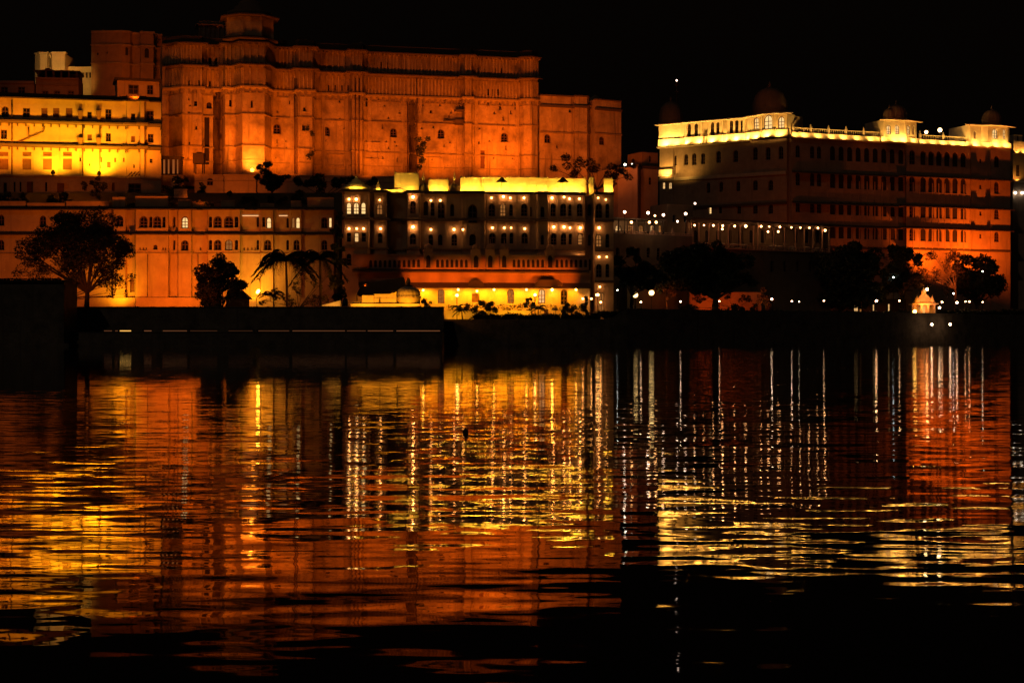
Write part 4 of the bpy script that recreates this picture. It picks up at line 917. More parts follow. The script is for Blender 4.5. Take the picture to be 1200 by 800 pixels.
# ================================================================== RIGHT PALACE
def right_palace():
    FL = Fr(768, 357, 926, 340); FRt = Fr(926, 340, 1188, 362); zb = 6.1
    a = Bld(FL, zb, name='palace_on_right', label='long right-hand palace with domed kiosks along a bright roof line and dark arcaded storeys', cat='palace', wmat=M_RP)
    b = Bld(FRt, zb, root=a.root, wmat=M_RP)
    ZA = lambda y: a.z(925, y); ZB = lambda y: b.z(927, y)
    # heights are given at the corner (x=925)
    zs = {k: ZA(v) for k, v in dict(top=134, sill=152.5, led=161, f1=200, f2=236, f3=262, f4=287).items()}
    # --- left wing, cream top storey
    LW = [(772, 0), (803, 0), (804, .5), (822, .5), (823, 0), (830, 0), (831, .5), (846, .5), (847, 0), (852, 0), (853, .6), (872, .6), (873, .1), (880, .1)]
    ka = lambda x, y: HZ - (HZ - y) * (a.F.loc(925, 0)[1] / a.F.loc(x, 0)[1])
    top = [(x, ka(x, 143.6), w, h, ar, 'dark') for x, w, h, ar in ((807.5, 5, 15, 1), (815.5, 5, 15, 1), (834.5, 5, 15.5, 2), (841, 4.5, 14, 1), (856.8, 5, 15.5, 1), (863, 5, 15.5, 1), (868.8, 3.4, 14, 1))]
    a.wall(LW, zs['top'], zs['sill'], top, mat=M_CRM, name='top_storey', depth=.5, back=9)
    a.band('frieze', LW, zs['led'], zs['sill'] - .01, .35, M_CRM, inn=-.3)
    a.eave('roof_eave', [(769, .1)] + LW[1:], zs['top'] - .05, .9, M_CRM, drop=.25, th=.15)
    a.eave('eave', [(771, 0), (880, .1)], zs['led'] - .15, .7, M_CRM, drop=.1, th=.15)
    LW2 = [(773, 0), (789, 0), (790, -.3), (922, -.3)]
    wa = [(791.5, 188, 5.5, 12, 1, 'dark'), (804, 187, 5, 13, 1, 'dark'), (813.5, 186.5, 5.5, 14, 1, 'dark'), (824, 186, 5, 13, 1, 'dark'), (842, 184, 6, 14, 1, 'dark'), (862, 183, 6, 14, 1, 'dark'), (885, 180, 6, 15, 1, 'dark'), (900, 180, 6, 15, 1, 'dark'), (915, 179, 6, 15, 1, 'dark')]
    wa += [(777.5, 217.5, 4, 8, 1, 'litdoor'), (785, 217.5, 4.5, 8, 1, 'litdoor'), (830, 220, 5, 12, 1, 'dark'), (845, 219, 5, 12, 1, 'dark'), (865, 218, 5, 12, 1, 'dark'), (885, 217, 6, 12, 1, 'dark'), (903, 217, 6, 12, 1, 'dark')]
    wa += [(832, 246, 3.5, 9, 0, 'lit'), (844, 246, 4, 8, 1, 'dark'), (866, 245, 5, 11, 1, 'dark'), (885, 245, 6, 11, 1, 'dark'), (903, 245, 6, 11, 1, 'dark'), (885, 274, 6, 12, 1, 'dark'), (905, 274, 6, 12, 1, 'dark')]
    a.wall(LW2, zs['led'] - .02, 0, wa, depth=.5, back=9)
    a.band('cornice', LW2, zs['f1'] - .7, zs['f1'], .5, M_CRM); a.band('cornice', LW2, zs['f2'] - .5, zs['f2'], .5, M_DARKT); a.band('cornice', LW2, zs['f3'] - .4, zs['f3'], .5, M_DARKT)
    # glowing corner base at the left end
    X0, _ = a.pt(773, .3); X1, _ = a.pt(788, .3); m = MB(); m.box(X0 - .1, X1, -.55, 0.1, a.z(780, 206), a.z(780, 199)); m.box(X0 - .4, X1 + .3, -.9, .1, a.z(780, 207), a.z(780, 206)); a.put(m, 'balcony', M_CRM)
    # --- corner tower
    cx, cyy = a.pt(900, -1.5); 
    CT = [(876, .3), (880, 1.0), (892, 1.4), (893, 2.4), (908, 2.6), (909, 1.8), (922, 1.6), (925, .2)]
    a.wall(CT, zs['top'] + .1, zs['sill'], [(886, 144.5, 6.5, 14, 1, 'lit'), (900, 143, 11, 17, 1, 'lit'), (915.5, 143.5, 8, 14, 1, 'lit')], mat=M_CRM, name='corner_tower', depth=.4, back=7)
    a.band('frieze', CT, zs['led'], zs['sill'] - .01, .3, M_CRM, inn=-.3); a.eave('roof_eave', [(873, .2)] + CT[1:-1] + [(928, 1.0)], zs['top'] + .05, 1.1, M_CRM, drop=.3, th=.15)
    X, Y = a.pt(902, -2.5); a.dome(X, Y, zs['top'] + 1.1, 3.6, 5.2, M_DOME, .08, 20, base=1.1)
    X, Y = a.pt(786, -3); zz = a.z(786, 145, -3); d = a.dome(X, Y, zz, 2.6, 4.8, M_DOME, .10, 18, base=.8)
    m = MB(); X, Y = a.pt(793, -4); m.tube((X, Y, zs['top']), (X, Y, a.z(793, 96, -4)), .12, .06); m.box(X - .5, X + .5, Y - .05, Y + .05, a.z(793, 108, -4), a.z(793, 107.4, -4)); m.box(X - .35, X + .35, Y - .3, Y + .3, a.z(793, 101, -4), a.z(793, 98.5, -4)); mo = a.put(m, 'roof_mast', M_PIPE)
    g = MB(); g.ball((X, Y, a.z(793, 94.5, -4)), .22); g.build('mast_light', glow((1, .7, .55), 4), mo)
    # --- right front
    LR = [(928, -.6), (1061, -.6), (1062, 1.6), (1137, 1.6), (1138, 1.0), (1160, 1.0), (1161, 1.8), (1184, 1.8)]
    wr = []
    for (yc, h, ys) in ((186, 17, 0), (217, 18, 1), (248.5, 15, 2), (275.5, 15, 3)):
        kk = lambda x, y: HZ - (HZ - y) * (b.F.loc(1100, 0)[1] / b.F.loc(x, 0)[1])
        for x in (935, 952, 960): wr.append((x, kk(x, yc), 6, h * .85, 1, 'dark'))
        for x in range(976, 1058, 10): wr.append((x, kk(x, yc), 7.6, h, 1, 'void'))
        wr.append((1069, kk(1069, yc), 8, h, 1, 'dark'))
        for x in (1082, 1091.3, 1100.6, 1110, 1119.5, 1129): wr.append((x, kk(x, yc), 8.0, h, 1, 'void'))
        wr.append((1149, kk(1149, yc), 3, 5, 0, 'dark')); wr.append((1168, kk(1168, yc), 7, h * .8, 1, 'dark'))
    mb = MB(); b.wall(LR, zs['led'] + .05, 0, wr + [(1117, 300, 10, 12, 0, 'dark'), (1150, 300, 5, 8, 1, 'void')], depth=.22, back=10, surround=.06, mb=mb)
    for k, pr in (('f1', 1.7), ('f2', 1.7), ('f3', 1.3), ('f4', .3)):
        b.eave('eave', LR, zs[k] - .35, pr, M_DARKT, drop=.5, th=.15)
    b.ribs(mb, [(1062, 1.6), (1137, 1.6)], 12, zs['f1'] - 1.5, 1.66, .2, .12); b.ribs(mb, [(970, -.6), (1061, -.6)], 12, zs['f1'] - 1.5, 1.80, .2, .12); b.put(mb, 'wall', M_RP)
    # roof line: bright frieze, balustrade, kiosk and end tower
    LF = [(928, .2), (1032, .2), (1033, 1.0), (1062, 1.8), (1076, 1.2), (1077, .4), (1132, .4), (1133, 1.2), (1160, 1.2), (1161, 2.0), (1185, 2.0)]
    b.wall(LF, zs['sill'] - .4, zs['led'] + .05, [], mat=M_CRM, name='frieze', back=1)
    b.balustrade([(929, -.3), (1032, -.3)], zs['sill'] - .4, zs['sill'] + .65, M_CRM, post=4.2); b.balustrade([(1078, -.2), (1132, -.2)], zs['sill'] - .4, zs['sill'] + .65, M_CRM, post=4.2)
    b.eave('frieze_ledge', LF, zs['led'] + .1, .35, M_CRM, drop=.06, th=.12)
    KT = [(1033.5, .3), (1036, 1.0), (1060, 1.7), (1061, 1.8), (1073, 1.0), (1074, .2)]
    zk = b.z(1055, 141.5, 1); b.wall(KT, zk, zs['sill'] - .39, [(1041.5, 152, 5.5, 11, 1, 'lit'), (1051.5, 152, 5.5, 11, 1, 'lit'), (1065, 152.5, 5, 11, 1, 'lit'), (1070.5, 152.5, 3.4, 11, 1, 'dim')], mat=M_CRM, name='roof_kiosk', back=6, depth=.3)
    b.eave('roof_eave', [(1031, .5)] + KT[1:-1] + [(1077, .4)], zk, 1.0, M_CRM, drop=.25, th=.12)
    X, Y = b.pt(1050, -1.6); b.dome(X, Y, zk + .8, 2.2, 3.0, M_DOME, .08, 16, base=.7); X, Y = b.pt(1042, -1.2); b.dome(X, Y, zk + .6, 1.3, 2.2, M_DOME, .08, 12, base=.5)
    ET = [(1134, .6), (1137, 1.2), (1150, 1.2), (1158, 2.2), (1161, 2.3), (1172, 2.3), (1173, 2.2), (1181, 2.0), (1183, 1.0)]
    zt = b.z(1160, 147.5, 1.5); b.wall(ET, zt, zs['sill'] - .39, [(1142.5, 158.5, 4, 9, 1, 'dim'), (1166, 157, 7.5, 12, 1, 'lit'), (1177, 157.5, 4, 12, 1, 'lit')], mat=M_CRM, name='end_tower', back=6, depth=.3)
    b.eave('roof_eave', [(1131, .8)] + ET[1:-1] + [(1186, 1.2)], zt, 1.0, M_CRM, drop=.25, th=.12)
    X, Y = b.pt(1162, -.6); b.dome(X, Y, zt + .8, 2.1, 3.1, M_DOME, .09, 16, base=.7)
    # uplights along the roof ledge
    def up(bb, x, o, zl, w, tgt_dz=1.6, col=CREAM, gap=1.0, ang=165):
        q = o + gap; X, D = bb.F.loc(x, q); spot_w(bb.world(X, -q, zl), bb.world(bb.F.loc(x, o)[0], -o, zl + tgt_dz), w, col, ang, .6, .12)
    for x, w in ((778, 900), (790, 500), (803, 420), (818, 420), (833, 420), (848, 420), (862, 420), (874, 380)):
        up(a, x, .45, zs['led'] + .12, w * 2.6, 2.4, gap=1.15)
    for x, w, o in ((884, 480, 1.3), (897, 480, 2.6), (912, 560, 2.2)): up(a, x, o, zs['led'] + .12, w * 2.2, 2.4, gap=1.0)
    for x, w, o in ((933, 150, .2), (944, 190, .2), (960, 170, .2), (976, 170, .2), (990, 190, .2), (1006, 140, .2), (1022, 160, .2), (1036, 260, 1.2), (1050, 300, 1.6), (1060, 420, 1.9), (1072, 200, 1.3), (1083, 160, .4), (1095, 150, .4), (1107, 190, .4), (1119, 220, .4), (1131, 340, .9), (1145, 330, 1.2), (1159, 260, 1.6), (1170, 360, 2.2), (1181, 260, 2.1)):
        up(b, x, o, zs['led'] + .2, w * 2.4, 1.9, gap=.8)
    # the corner at the left end is lit hardest
    q = 2.0; X, D = a.F.loc(779, q); spot_w(a.world(X, -q, a.z(779, 207, q)), a.world(a.F.loc(781, 0)[0], 0, a.z(781, 188)), 1900, CREAM, 150, 1, .15)
    X, D = a.F.loc(797, 3.5); spot_w(a.world(X, -3.5, a.z(797, 206, 3.5)), a.world(a.F.loc(803, 0)[0], 0, a.z(803, 182)), 900, CREAM, 160, 1, .15)
    # sodium flood on the lower right storeys
    RED = (1, .128, .004)
    spot(1152, 312, 346, (1152, 266, 357), 21000, RED, 140, 1, .4); spot(1092, 314, 345, (1093, 268, 354), 11000, RED, 140, 1, .4)
    spot(1010, 312, 335, (1010, 262, 350), 1000, RED, 110, 1, .4); spot(930, 300, 325, (925, 240, 340), 900, RED, 90, 1, .4)
    for x, y, D, t, w in ((786, 146, 348, (786, 128, 359), 160), (902, 128, 332, (900, 112, 344), 220), (1048, 138, 346, (1048, 130, 353), 90), (1162, 144, 352, (1162, 134, 360), 110)):  # weak uplights added to lift the dark domes
        spot(x, y, D, t, w, (1, .25, .05), 80, 1, .2)
    for i, (x, y) in enumerate(((1085.5, 155, ), (1101.5, 152.5))):
        p = at(x, y, 356); m = MB(); m.lathe(0, 0, [(.12, -2.0), (.08, -.3)], 8); m.lathe(0, 0, [(.5, .38), (.1, .55)], 10)
        o = tag(m.build('roof_lamp', M_METAL, None, p), ('smaller' if i == 0 else 'bigger') + ' glowing roof lamp behind the right palace balustrade, %s of the two' % ('left' if i == 0 else 'right'), 'lamp', 'roof lamps on the right palace')
        g = MB(); g.ball((0, 0, 0), .35 if i == 0 else .45); g.build('globe', glow((1, .62, .25), 14), o)
    # neighbour beyond the right end
    F3 = Fr(1186, 372, 1240, 376)
    c = Bld(F3, zb, name='neighbour_house', label='partly seen lit house beyond the right end of the right palace', cat='house', wmat=M_RP)
    LN = [(1187, 0), (1240, 0)]
    c.wall(LN, c.z(1195, 166), 0, [(1193, 200, 5, 14, 0, 'dark'), (1205, 200, 5, 14, 0, 'dark')], back=8, depth=.4)
    c.wall([(1188, -.3), (1198, -.3)], c.z(1193, 158), c.z(1193, 166), [(1193, 162, 2.4, 6, 1, 'dark')], mat=M_CRM, name='gable', back=2)
    c.band('frieze', LN, c.z(1195, 178), c.z(1195, 166), .2, M_CRM); c.band('ledge', LN, c.z(1195, 180.5), c.z(1195, 178.2), .7, M_CRM); c.band('ledge', LN, c.z(1195, 213), c.z(1195, 211), .7, M_CRM)
    for x, y in ((1192, 178.5), (1200, 178.5), (1192, 211)): q = .8; X, D = c.F.loc(x, q); spot_w(c.world(X, -1.1, c.z(x, y, q)), c.world(X, 0, c.z(x, y - 9)), 200, (1, .42, .06), 160, .7, .1)
    for i, (x, y) in enumerate(((1190, 226), (1198, 226))):
        X, D = c.F.loc(x, .4); wall_lamp(c.world(X, -.4, c.z(x, y, .4)), 'white wall lamp on the neighbouring house at the right edge, %s of the two' % ('left' if i == 0 else 'right'), 'wall lamps on the house at the right edge', .3, 10, (1, .8, .6))
right_palace()

# ================================================================== MIDDLE TERRACES
def globe_lamp(px, py, D, zg, label, group, r=.2, s=20, col=(1, .5, .25), name='street_lamp', cat='street lamp', arm=False):
    p = at(px, py, D); o = empty(name, Vector((p.x, p.y, zg)), label, cat, group); h = p.z - zg
    m = MB(); m.lathe(0, 0, [(.14, 0), (.14, .25), (.06, .4), (.05, h - r - .15), (.10, h - r - .05), (.10, h - r + .05)], 8); m.build('pole', M_METAL, o)
    g = MB(); g.ball((0, 0, h), r, 10, 6); g.build('globe', glow(col, s), o)
    c = MB(); c.lathe(0, 0, [(r * .5, h + r * .9), (r * .2, h + r * 1.3), (.01, h + r * 1.6)], 8); c.build('cap', M_METAL, o)
    return o
def middle():
    # dim angled block behind the restaurants
    F = Fr(722, 288, 772, 292); zb = 6.0
    b = Bld(F, zb, name='angled_block', label='dim orange angled block with a dark right side, between the two palaces', cat='building', wmat=M_LOW)
    m = MB()
    b.wall([(724, -1.5), (747, .8), (748, .6), (751, -1.2), (771, -1.2)], b.z(740, 196), 0, [(762, 212, 4, 9, 1, 'dark')], back=9)
    b.band('parapet', [(747, .8), (751, -1.2), (771, -1.2)], b.z(760, 196), b.z(760, 194), .2, M_DARKT, inn=-.3)
    b.wall([(752, -3), (771, -3)], b.z(760, 176), b.z(760, 196), [(762, 186, 3, 8, 1, 'dark')], name='upper_wall', mat=M_BRICK, back=8)
    spot(737, 249, 272, (736, 215, 290), 1700, (1, .13, .01), 70, 1, .3)
    p = at(732.5, 193, 286); wall_lamp(p, 'white lamp high on the angled block beside the tall palace end', 'lamps on the angled block', .2, 12, (1, .85, .6)); wall_lamp(at(740.5, 192.5, 286), 'fainter lamp right of the white one, high on the angled block', 'lamps on the angled block', .18, 7, (1, .85, .6))
    # restaurant terrace block
    F = Fr(716, 262, 812, 270)
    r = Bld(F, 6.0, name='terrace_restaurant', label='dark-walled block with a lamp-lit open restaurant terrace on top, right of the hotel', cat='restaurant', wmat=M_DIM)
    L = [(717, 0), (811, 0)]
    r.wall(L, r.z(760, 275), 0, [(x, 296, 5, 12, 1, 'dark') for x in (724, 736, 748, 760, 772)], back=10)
    r.wall([(717, -4), (780, -4)], r.z(745, 258.5, -4), r.z(760, 275) + .01, [(725, 268, 9, 9, 1, 'litdoor'), (739, 267.5, 8, 10, 1, 'dim'), (752, 268, 7, 9, 1, 'dim'), (765, 268, 6, 9, 1, 'litdoor'), (774, 268, 5, 9, 1, 'dim')], name='dining_wall', mat=M_CRM, back=9)
    X0, Y0 = r.pt(715, 0); X1, Y1 = r.pt(782, 0); m = MB(); z = r.z(745, 257); m.box(X0, X1, -.6 + 1.0, 9, z, z + .22)
    for k in range(7): x = X0 + .4 + (X1 - X0 - .8) * k / 6; m.box(x - .1, x + .1, .6, .8, r.z(760, 275), z)
    r.put(m, 'canopy', M_DARKT)
    r.balustrade([(717, -.1), (811, -.1)], r.z(760, 275), r.z(760, 271.5), M_GAL, step=.5, post=3.5)
    r.wall([(782, -3), (812, -3)], r.z(800, 240, -3), r.z(760, 275) + .01, [(790, 256, 4, 9, 1, 'dark'), (803, 256, 4, 9, 1, 'dark')], name='side_wall', mat=M_BRICK, back=8)
    for i, (x, y) in enumerate(((740, 260.5), (761, 260.5), (769, 260.5))): wall_lamp(at(x, y, 262.5), 'hanging lamp under the terrace canopy, %s of three' % nth(i, 3), 'lamps under the terrace canopy', .2, 16, (1, .42, .12))
    for x, y in ((727, 266), (745, 266), (768, 266)):
        l = spot_w(at(x, 261, 263.5), at(x, 269, 266), 40, (1, .5, .2), 160, .7, .15)
    zt = r.z(760, 275) + 6.0
    for i, (x, y) in enumerate(((732, 248.5), (759.5, 249.5), (777.5, 252), (803.5, 250.5))):
        globe_lamp(x, y, 263, zt, 'white globe lamp on a pole on the restaurant terrace, %s of four' % nth(i, 4), 'globe lamps on the restaurant terrace', .22, 16 if x != 759.5 else 24, (1, .6, .38))
    wall_lamp(at(767.5, 252.8, 263), 'small lamp over the terrace canopy edge, between two globe lamps', 'lamps on the restaurant terrace edge', .15, 18, (1, .45, .15)); wall_lamp(at(794, 259.5, 264), 'small dim lamp low on the terrace, left of the last globe lamp', 'lamps on the restaurant terrace edge', .15, 20, (1, .6, .4)); wall_lamp(at(814.5, 238.5, 300), 'flattened white lamp above the arcade, below the cream palace corner', 'lamps above the arcade', .22, 4, (1, .7, .5))
    # long lamp-lit arcade
    F = Fr(806, 272, 974, 290)
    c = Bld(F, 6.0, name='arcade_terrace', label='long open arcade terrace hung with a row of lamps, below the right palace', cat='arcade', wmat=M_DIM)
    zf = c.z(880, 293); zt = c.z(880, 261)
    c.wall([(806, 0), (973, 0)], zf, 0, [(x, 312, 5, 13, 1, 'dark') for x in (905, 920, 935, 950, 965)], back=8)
    c.band('ledge', [(806, 0), (973, 0)], zf - .02, zf + .16, .35, M_GAL)
    c.wall([(806, -3.2), (973, -3.2)], zt, zf + .01, [(x, 277, 7, 16, 1, 'void') for x in range(816, 972, 13)], name='back_wall', mat=M_BRICK, back=8)
    m = MB(); X0, _ = c.pt(808); X1, _ = c.pt(972); m.box(X0, X1, -.7, 6, zt, zt + .3); m.box(X0, X1, -.1, .2, zt - .5, zt); c.put(m, 'roof', M_DARKT)
    cols = (810.5, 819.5, 831, 842, 854, 868, 883.5, 888.5, 907, 920, 932.5, 943, 953, 964, 972)
    for x in cols:
        m = MB(); X, _ = c.pt(x); m.lathe(X, .1, [(.2, zf), (.2, zf + .3), (.12, zf + .4), (.11, zt - .9), (.22, zt - .5)], 8); c.put(m, 'column', M_GAL)
    c.balustrade([(808, -.1), (972, -.1)], zf + .02, zf + .85, M_GAL, step=.6, post=50)
    lamps = [(814, 264), (825, 264), (836, 264.2), (847, 264.6), (861, 265), (874, 265), (892, 265.3), (901.5, 265.6), (914, 266), (927.5, 266.6), (938, 266.8), (948.5, 267), (958.5, 267.2), (967, 270)]
    for i, (x, y) in enumerate(lamps):
        X, D = c.F.loc(x, .5); wall_lamp(c.world(X, -.5, c.z(x, y, .5)), 'hanging lamp of the long arcade terrace, %s along its front row' % nth(i, 14), 'hanging lamps along the arcade terrace', R.choice((.13, .155, .17)) if x != 874 else .23, R.choice((14, 20, 30)), (1, .42, .14))
    for x, y, lab in ((846.5, 268.5, 'inner lamp of the arcade terrace, left, behind the front row'), (900, 271.5, 'inner lamp of the arcade terrace, in the middle behind the front row'), (912, 271.5, 'inner lamp of the arcade terrace, just right of the middle one')):
        X, D = c.F.loc(x, -1.6); wall_lamp(c.world(X, 1.6, c.z(x, y, -1.6)), lab, 'inner lamps of the arcade terrace', .17, 16, (1, .42, .14), back=1.2)
    # laid tables along the arcade balustrade
    for i, x in enumerate((826, 845, 860, 872, 905, 913, 929, 945, 957)):
        X, D = c.F.loc(x, -1.0); t = empty('dining_table', c.world(X, 1.0, zf + .02), 'round cloth-covered table on the arcade terrace, %s of nine' % nth(i, 9), 'table', 'dining tables on the arcade terrace')
        m = MB(); m.lathe(0, 0, [(.62, .45), (.64, .95), (.6, 1.0)], 14); m.build('tablecloth', M_CLOTH, t); m = MB(); m.lathe(0, 0, [(.3, 0), (.06, .1), (.06, .5)], 8); m.build('leg', M_METAL, t)
middle()

# ================================================================== QUAYS
def quays():
    # upper garden wall, left
    F = Fr(-60, 205, 521, 205); zl = at(200, 389.3, 200).z; zt = at(300, 360.2, 205).z; zs = at(300, 385.6, 205).z
    r = empty('garden_wall', Vector((F.A.x, 205, zl)), 'long unlit dark garden wall above the lower quay, across the left half', 'wall')
    m = MB(); x0, x1 = F.loc(70)[0], F.loc(520)[0]; xw = F.loc(-60)[0]
    m.box(xw, x1, 0, .5, zs - zl, zt - zl); m.build('wall', M_QUAY, r)
    m = MB(); m.box(x0, x1 + .1, -.12, .6, zt - zl, zt - zl + .1); m.build('coping', M_QUAY, r)
    m = MB()
    for px in (-60, 60, 118, 132.5, 160, 184, 220.5, 261, 299.5, 340.5, 405.3, 429.7, 462.5, 518):
        x = F.loc(px)[0]; w = .7 if px in (160, 184, 261) else .12; m.box(x - w, x + w, .02, .48, 0, zs - zl)
    xx = F.loc(118)[0]; m.box(xw, xx, .02, .45, 0, zs - zl); m.build('piers', M_QUAY, r)
    # added glowing strips, standing in for lit ground behind the slot
    bat = [(121, 131, 0.096), (134, 138, 0.096), (139.5, 157.5, 1.35), (168, 181, 0.156), (187, 219, 0.12), (222, 258, 0.042), (264, 296, 0.036), (302, 339, 0.072), (342, 405, 0.108), (405.6, 429, 0.078), (430.4, 461, 0.12), (464, 516, 0.156)]
    for i, (a, b_, s) in enumerate(bat):
        xa, xb = F.loc(a)[0], F.loc(b_)[0]; y = at(0, 387.3, 205).z
        m = MB(); L = (xb - xa) / 2; m.box(-L, L, 0, .12, -.1, .02); o = m.build('slot_light_strip', M_METAL, None, Vector(((F.A.x + (xa + xb) / 2), 205.3, y)))
        tag(o, ('bright yellow ' if s > 1 else 'dim pinkish ') + 'strip of light in the slot under the dark garden wall, %s of twelve' % nth(i, 12), 'strip lamp', 'added light strips in the slot under the garden wall')
        g = MB(); g.tube((-L + .05, -.07, -.03), (L - .05, -.07, -.03), .055, .055, 8); g.build('tube', glow((1, .50, .10) if s > 1 else (1, .36, .14), s), o)
    m = MB(); m.box(-70, F.A.x + x1, 200, 206.4, -2, zl); m.box(-70, F.A.x + x1, 199.9, 200.4, zl, zl + .05)
    for k in range(3): m.box(-70, F.A.x + x1, 199.7 - .3 * k, 200, -2, zl * (.65 - .25 * k))
    tag(m.build('lower_quay', M_QUAY), 'unlit dark stone quay along the water, in front of the left garden wall', 'quay')
    # middle and right quay
    m = MB(); vs = []; fs = []; P = ((505, 4.75), (600, 4.75), (715, 4.85), (735, 6.3), (850, 6.35), (950, 6.4), (1040, 6.5), (1150, 6.5), (1300, 6.5))
    for px, z in P:
        f, k = QF.p(px), QF.p(px, 0, -.8); vs += [(f.x, f.y, -2), (f.x, f.y, z), (k.x, k.y, z), (k.x, k.y, -2)]
    for i in range(len(P) - 1):
        for k in range(4): k2 = (k + 1) % 4; fs.append((i * 4 + k, (i + 1) * 4 + k, (i + 1) * 4 + k2, i * 4 + k2))
    fs += [(0, 1, 2, 3), tuple(4 * (len(P) - 1) + k for k in (3, 2, 1, 0))]
    m.add(vs, fs); tag(m.build('quay_wall', M_QUAY), 'dark unlit quay wall running from the restaurant to the right edge of the lake', 'quay')
    # shed at left
    F = Fr(-60, 197.5, 75, 197.5); zb = 1.5; zt = at(30, 327, 197.5).z
    r = empty('boat_shed', Vector((F.A.x, 197.5, zb)), 'black unlit boat shed with ragged tiled roof edge, at the left shore', 'shed')
    m = MB(); L = F.loc(75)[0]; m.box(0, L, 0, 6, 0, zt - zb - .4); m.build('wall', M_QUAY, r)
    m = MB(); 
    for k in range(int(L / .42)):
        x = k * .42; m.box(x, x + .3, -.3, .05, zt - zb - .12 + R.uniform(-.03, .05), zt - zb + .06 + R.uniform(0, .08))
    m.box(-.2, L + .2, -.35, 6.3, zt - zb - .4, zt - zb - .12); m.build('roof', M_ROOF, r)
    m = MB(); m.box(-70, F.A.x + L + 1, 196, 200.2, -2, 1.5); tag(m.build('shed_platform', M_QUAY), 'dark low stone platform under the black boat shed', 'platform')
quays()

# ================================================================== RIGHT SHORE: kiosk, lamps, garden walls
def shore():
    # lit gate kiosk
    D = 288; p = at(1082.5, 372, D); r = empty('gate_kiosk', p, 'small orange lit kiosk with a peaked roof on the right quay', 'kiosk')
    def lz(y): return at(1082, y, D).z - p.z
    m = MB()
    for sx in (-1.7, -.6, .6, 1.7): m.box(sx - .16, sx + .16, -.9, -.6, 0, lz(357)); m.box(sx - .16, sx + .16, .9, 1.2, 0, lz(357))
    m.box(-1.7, 1.7, 1.0, 1.15, 0, lz(357)); m.build('pillars', M_CRM, r)
    m = MB(); m.box(-2.3, 2.3, -1.4, 1.6, lz(357), lz(355.5)); m.build('eave', M_CRM, r)
    m = MB(); z = lz(355.5); m.add([(-1.9, -1.1, z), (1.9, -1.1, z), (1.9, 1.3, z), (-1.9, 1.3, z), (-.9, -.4, lz(348)), (.9, -.4, lz(348)), (.9, .6, lz(348)), (-.9, .6, lz(348)), (0, 0, lz(341.5))],
          [(0, 1, 5, 4), (1, 2, 6, 5), (2, 3, 7, 6), (3, 0, 4, 7), (4, 5, 8), (5, 6, 8), (6, 7, 8), (7, 4, 8)]); m.build('roof', M_CRM, r)
    for sx, q in ((-1.35, .8), (1.35, .8), (0, 1.0)):
        m = MB(); h0 = z if sx else lz(345.5); m.lathe(sx, -.75 if sx else 0, [(.42 * q, h0), (.42 * q, h0 + .35), (.5 * q, h0 + .4), (.46 * q, h0 + .65), (.3 * q, h0 + .95), (.08, h0 + 1.15), (.02, h0 + 1.5)], 12); m.build('dome', M_CRM, r)
    for sx in (-1.15, 0, 1.15):
        m = MB(); m.add([(sx + x_, -.95, lz(357) - .75 + z_) for x_, z_ in arch_outline(1.0, .75, 2)[1:-1]] + [(sx + .56, -.95, lz(357) - .02), (sx - .56, -.95, lz(357) - .02)], [tuple(range(11))]); m.build('arch', M_CRM, r)
    m = MB(); m.box(-.55, .55, .95, .99, .2, lz(359)); m.build('lit_panel', glow((1, .5, .12), .9), r)
    wall_lamp(at(1086.5, 339, D - 1), 'bright lamp at the peak of the lit gate kiosk', 'lamps on the gate kiosk', .26, 24, (1, .5, .15)); wall_lamp(at(1072, 365, D - 2.4), 'tall bright lamp at the left foot of the gate kiosk', 'lamps on the gate kiosk', .34, 20, (1, .5, .08))
    spot(1084, 357, D - 7, (1083, 350, D), 900, (1, .22, .004), 120, 1, .2); spot(1070, 352, D - 4, (1081, 347, D), 400, (1, .26, .005), 120, 1, .2)
    l = spot_w(p + Vector((0, 0, lz(358))), p + Vector((0, .3, 0)), 60, (1, .5, .12), 160, .8, .1)
    # mooring lamps on the face of the quay
    for i, (x, y) in enumerate(((1092, 380), (1113.5, 380))):
        Dd = QF.D(x, 2.2); wall_lamp(at(x, y, Dd), 'white round lamp on the quay face below the gate kiosk, %s of the two' % ('left' if i == 0 else 'right'), 'lamps on the quay face', .2, 30, (1, .56, .28), back=2.3)
    # walkway lamps
    row = [(751, 354), (797.5, 353.5), (843, 353), (904.5, 350.5), (928, 353), (965.5, 352.5), (1027, 352.5), (1054, 352.5), (1104, 354), (1121.5, 354.5), (1131.5, 353.5), (1136, 353.5), (1151.5, 354)]
    for i, (x, y) in enumerate(row):
        Dd = QF.D(x); globe_lamp(x, y, Dd + 2.5, 6.2, 'white globe lamp on the right quay walkway, %s of thirteen' % nth(i, 13), 'globe lamps along the right quay walkway', R.choice((.12, .14, .17)) if x not in (1027, 1121.5) else .19, R.choice((18, 26, 40)), R.choice(((1, .55, .28), (1, .48, .2), (1, .6, .36))))
    globe_lamp(1101, 360.5, 285, 6.2, 'low globe lamp just right of the gate kiosk, under the walkway row', 'low garden lamps by the kiosk', .2, 30, (1, .6, .3)); globe_lamp(1117.5, 344, 296, 6.2, 'small high lamp among the lit bare branches right of the kiosk', 'small lamps in the right trees', .14, 26, (1, .8, .6)); globe_lamp(1047, 325, 300, 6.2, 'small pale lamp high among the dark trees left of the kiosk', 'small lamps in the right trees', .16, 8, (.8, .85, .8)); globe_lamp(1151.5, 318, 310, 6.2, 'small pale lamp high in the rightmost dark tree', 'small lamps in the right trees', .14, 10, (.8, .9, .7)); globe_lamp(936.5, 353.5, 280, 6.2, 'very small dim lamp just right of a walkway globe lamp', 'small lamps in the right trees', .1, 20, (1, .7, .4))
